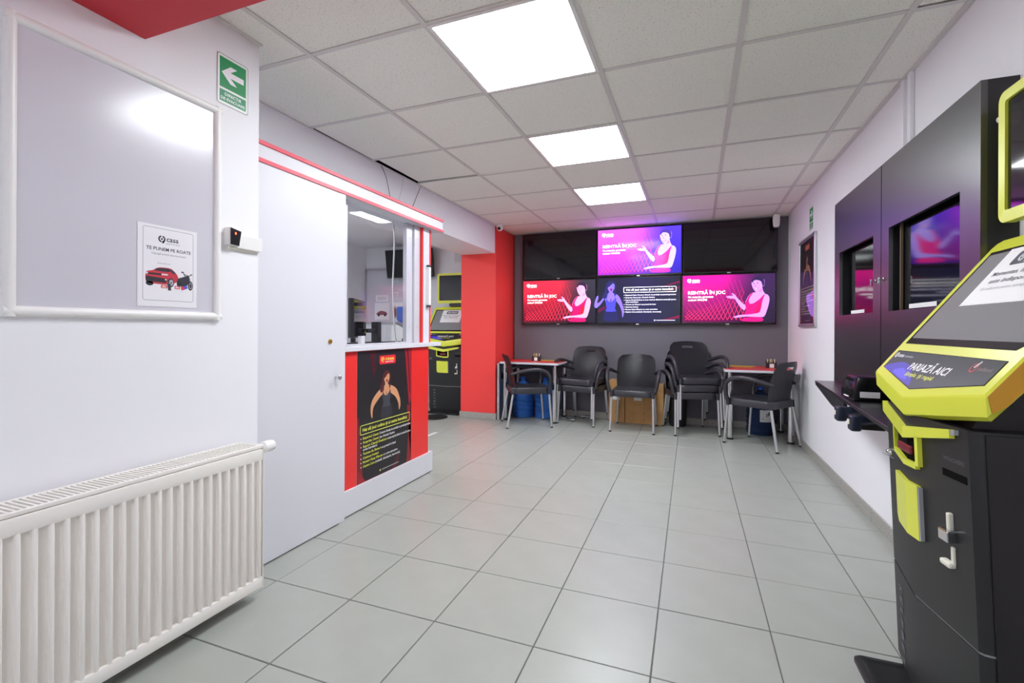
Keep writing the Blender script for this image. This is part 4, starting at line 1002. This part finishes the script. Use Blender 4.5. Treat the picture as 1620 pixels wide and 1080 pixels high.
add((.646, 5.124), (-.82, .57), 0, 'black plastic armchair seen from behind at the right red table')
c0, f0 = Vector((-1.19, 5.575)), Vector((-.2, -.98))
for i, lab in enumerate(('lower of the two stacked black armchairs beside the left red table', 'upper of the two stacked black armchairs beside the left red table')):
    q = c0 + Vector((-.022, .004)) * i; add(q, f0, .078 * i, lab)
c0, f0 = Vector((.0, 5.50)), Vector((.30, -.954))
for i, lab in enumerate(('bottom chair of the three stacked black armchairs by the right table', 'middle chair of the three stacked black armchairs by the right table', 'top chair of the three stacked black armchairs by the right table')):
    q = c0 + Vector((.024, .008)) * i; add(q, f0, .078 * i, lab)

# ================================================================== TABLES
def table(x0, x1, y0, y1, label, flip):
    zt = .708
    t = thing('red_table', label, 'table', ((x0 + x1) / 2, (y0 + y1) / 2, 0), 0, 'red topped tables by the back wall')
    MB().box(x0, x1, y0, y1, zt - .024, zt, bev=.002, seg=1).build('tabletop', WHITELAM, t, world=True)
    W_, D_ = x1 - x0, y1 - y0
    p = Print(); p.rect(.004, W_ - .004, .004, D_ - .004, 'D83434', 0)
    f_ = (lambda x: W_ - x) if flip else (lambda x: x)
    yl = [(W_ * .55, D_ * .62), (W_ * .98, D_ * .62), (W_ * .98, D_ * .98), (W_ * .45, D_ * .98)]
    p.poly([(f_(x), y) for x, y in (yl if not flip else reversed(yl))], 'E8C828', 1)
    p.text('casa', f_(W_ * .76), D_ * .72, .09, 'C82A2A', 2, True, align='c')
    p.text('pariurilor', W_ * .5, D_ * .2, .05, 'F0C8C8', 2, True, align='c')
    p.build('top_print', t, (x0, y0, zt + .0003), (1, 0, 0), (0, 1, 0), INK, eps=.0001, world=True)
    for lx in (x0 + .055, x1 - .055):
        for ly in (y0 + .055, y1 - .055):
            lg = MB().lathe([(.028, .02), (.028, zt - .024)], (lx, ly, 0), 18).build('leg', CHROME, t, smooth=40, world=True)
            MB().lathe([(.031, .0), (.031, .014), (.028, .02)], (lx, ly, 0), 18).build('foot', RUBBER, lg, smooth=40, world=True)
    return t
TL = table(-2.165, -1.435, 5.30, 5.868, 'left red and yellow topped table beside the red pillar', False)
TR = table(.325, .975, 5.205, 5.868, 'right red and yellow topped table in the corner by the white wall', True)
gp = MB().box(-2.200, -2.172, 5.305, 5.84, .0, .69, bev=.002, seg=1).build('grey_side_panel', ALU)
tag(gp, 'grey metal panel with round black grommet between red pillar and table', 'panel')
MB().lathe([(.042, 0), (.042, .004), (.03, .005), (.028, .001), (.0, .001)], (-2.172, 5.40, .53), 20, 'x').build('grommet', RUBBER, gp, smooth=30)
def holder(x, y, lab):
    t = thing('pencil_holder', lab, 'holder', (x, y, .7088), 0, 'pencil holders on the red tables')
    b = MB()
    for a in ((-.05, .05, -.03, -.027, 0, .055), (-.05, .05, .027, .03, 0, .07), (-.05, -.047, -.027, .027, 0, .06), (.047, .05, -.027, .027, 0, .06), (-.047, .047, -.027, .027, 0, .004)): b.box(*a)
    b.build('box', BLACKPL, t)
    MB().box(-.02, .022, -.0308, -.0302, .005, .045).build('label_sticker', PAPER, t)
    for i, (xx, m_) in enumerate(((-.03, 'E8D848'), (-.012, 'F0F0EC'), (.01, 'E8D848'), (.03, 'F0F0EC'))):
        MB().tube([(xx, .0, .005), (xx + .008 * (i % 2 - .5), .012, .092)], .0042, 6).build('pencil', mat('pencil_paint_' + ('yellow' if i % 2 == 0 else 'white'), m_, .4), t)
holder(-1.80, 5.62, 'small black box of pencils on the left red table')
holder(.80, 5.62, 'small black box of pencils on the right red table')

# ================================================================== THINGS ON THE FLOOR BY THE BACK WALL
def jug(x, y, lab, m_=JUG, label_side=False, cat='bottle'):
    t = thing('water_jug', lab, cat, (x, y, 0), 0, 'large blue water jugs')
    pr = [(.10, .0), (.125, .006), (.132, .03)]
    for i in range(5):
        z = .05 + i * .058
        pr += [(.133, z), (.1335, z + .03), (.126, z + .038), (.126, z + .046)]
    pr += [(.133, .35), (.12, .38), (.07, .425), (.034, .45), (.028, .46), (.028, .478)]
    MB().lathe(pr, n=24).build('bottle', m_, t, smooth=40)
    MB().lathe([(.033, .474), (.034, .498), (.028, .503), (.0, .503)], n=16).build('cap', mat('blue_cap', '2A58C8', .4), t, smooth=40)
    if label_side:
        b = MB(); R = .1352
        rows = [[(R * cos(a), R * sin(a), z) for a in [radians(-98 + 4 * q) for q in range(15)]] for z in (.15, .275)]
        vs = [[b.bm.verts.new(q) for q in r] for r in rows]
        for q in range(14): b.bm.faces.new([vs[0][q], vs[0][q + 1], vs[1][q + 1], vs[1][q]])
        lb = b.build('paper_label', PAPER, t, smooth=True)
        b = MB(); R = .1358
        for (a0, z0, a1, z1) in ((-72, .20, -60, .25), (-64, .21, -54, .265), (-86, .27, -80, .285), (-88, .18, -85, .186)):
            vv = [b.bm.verts.new((R * cos(radians(a)), R * sin(radians(a)), z)) for a, z in ((a0, z0), (a1, (z0 + z1) / 2 - .01), (a1, z1), (a0, (z0 + z1) / 2 + .01))]
            b.bm.faces.new(vv)
        b.build('leaf_mark', mat('leaf_green', '4C6A40', .6), lb)
jug(-1.975, 5.63, 'large blue water jug under the left red table, left of two')
jug(-1.69, 5.66, 'large blue water jug under the left red table, right of two')
jug(.70, 5.64, 'large dark blue water jug with white leaf label under the right table', JUGD, True)
tag(MB().tube([(-1.40, 5.565, .02), (-1.285, 5.545, .02)], .019, 14).build('chrome_tube', CHROME, smooth=40), 'short chrome tube lying on the floor beside the blue jugs', 'tube')
tag(MB().tube([(-1.27, 5.84, .016), (-1.13, 5.82, .016)], .015, 14).build('chrome_tube', CHROME, smooth=40), 'short chrome tube lying on the floor against the back wall', 'tube')
def carton(x0, x1, y0, y1, h, lab, lx):
    t = thing('cardboard_box', lab, 'box', ((x0 + x1) / 2, (y0 + y1) / 2, 0), 0, 'cardboard boxes by the back wall')
    MB().box(x0, x1, y0, y1, 0.0005, h, bev=.002, seg=1).build('body', CARD, t, world=True)
    cx = (x0 + x1) / 2
    MB().box(x0 + .004, x1 - .004, (y0 + y1) / 2 - .024, (y0 + y1) / 2 + .024, h, h + .0006).build('tape', mat('clear_tape', 'D8C49A', .25), t, world=True)
    MB().box(lx, lx + .09, y0 - .0008, y0, .27, .39).build('label_sticker', PAPER, t, world=True)
    MB().box(lx + .02, lx + .07, y0 - .0012, y0 - .0008, .33, .37).build('label_mark', mat('mark_green_black', '3A5A4A', .6) if x0 > -.8 else mat('mark_yellow', 'D8B82A', .6), t, world=True)
    MB().box(cx - .0015, cx + .0015, y0 - .0006, y0, .004, h - .004).build('seam', mat('card_seam', '7A5A34', .9), t, world=True)
carton(-.912, -.725, 5.70, 5.882, .50, 'narrow brown cardboard box at the left of two behind the lone chair', -.87)
carton(-.718, -.285, 5.70, 5.882, .47, 'wide brown cardboard box at the right of two behind the lone chair', -.62)
bn = thing('waste_bin', 'black round plastic waste bin behind the stack of three chairs', 'bin', (-.135, 5.775, 0))
MB().lathe([(.0, .001), (.088, .001), (.09, .004), (.108, .30), (.113, .302), (.113, .312), (.104, .312), (.086, .01), (.0, .008)], n=28).build('body', BLACKPL, bn, smooth=40)
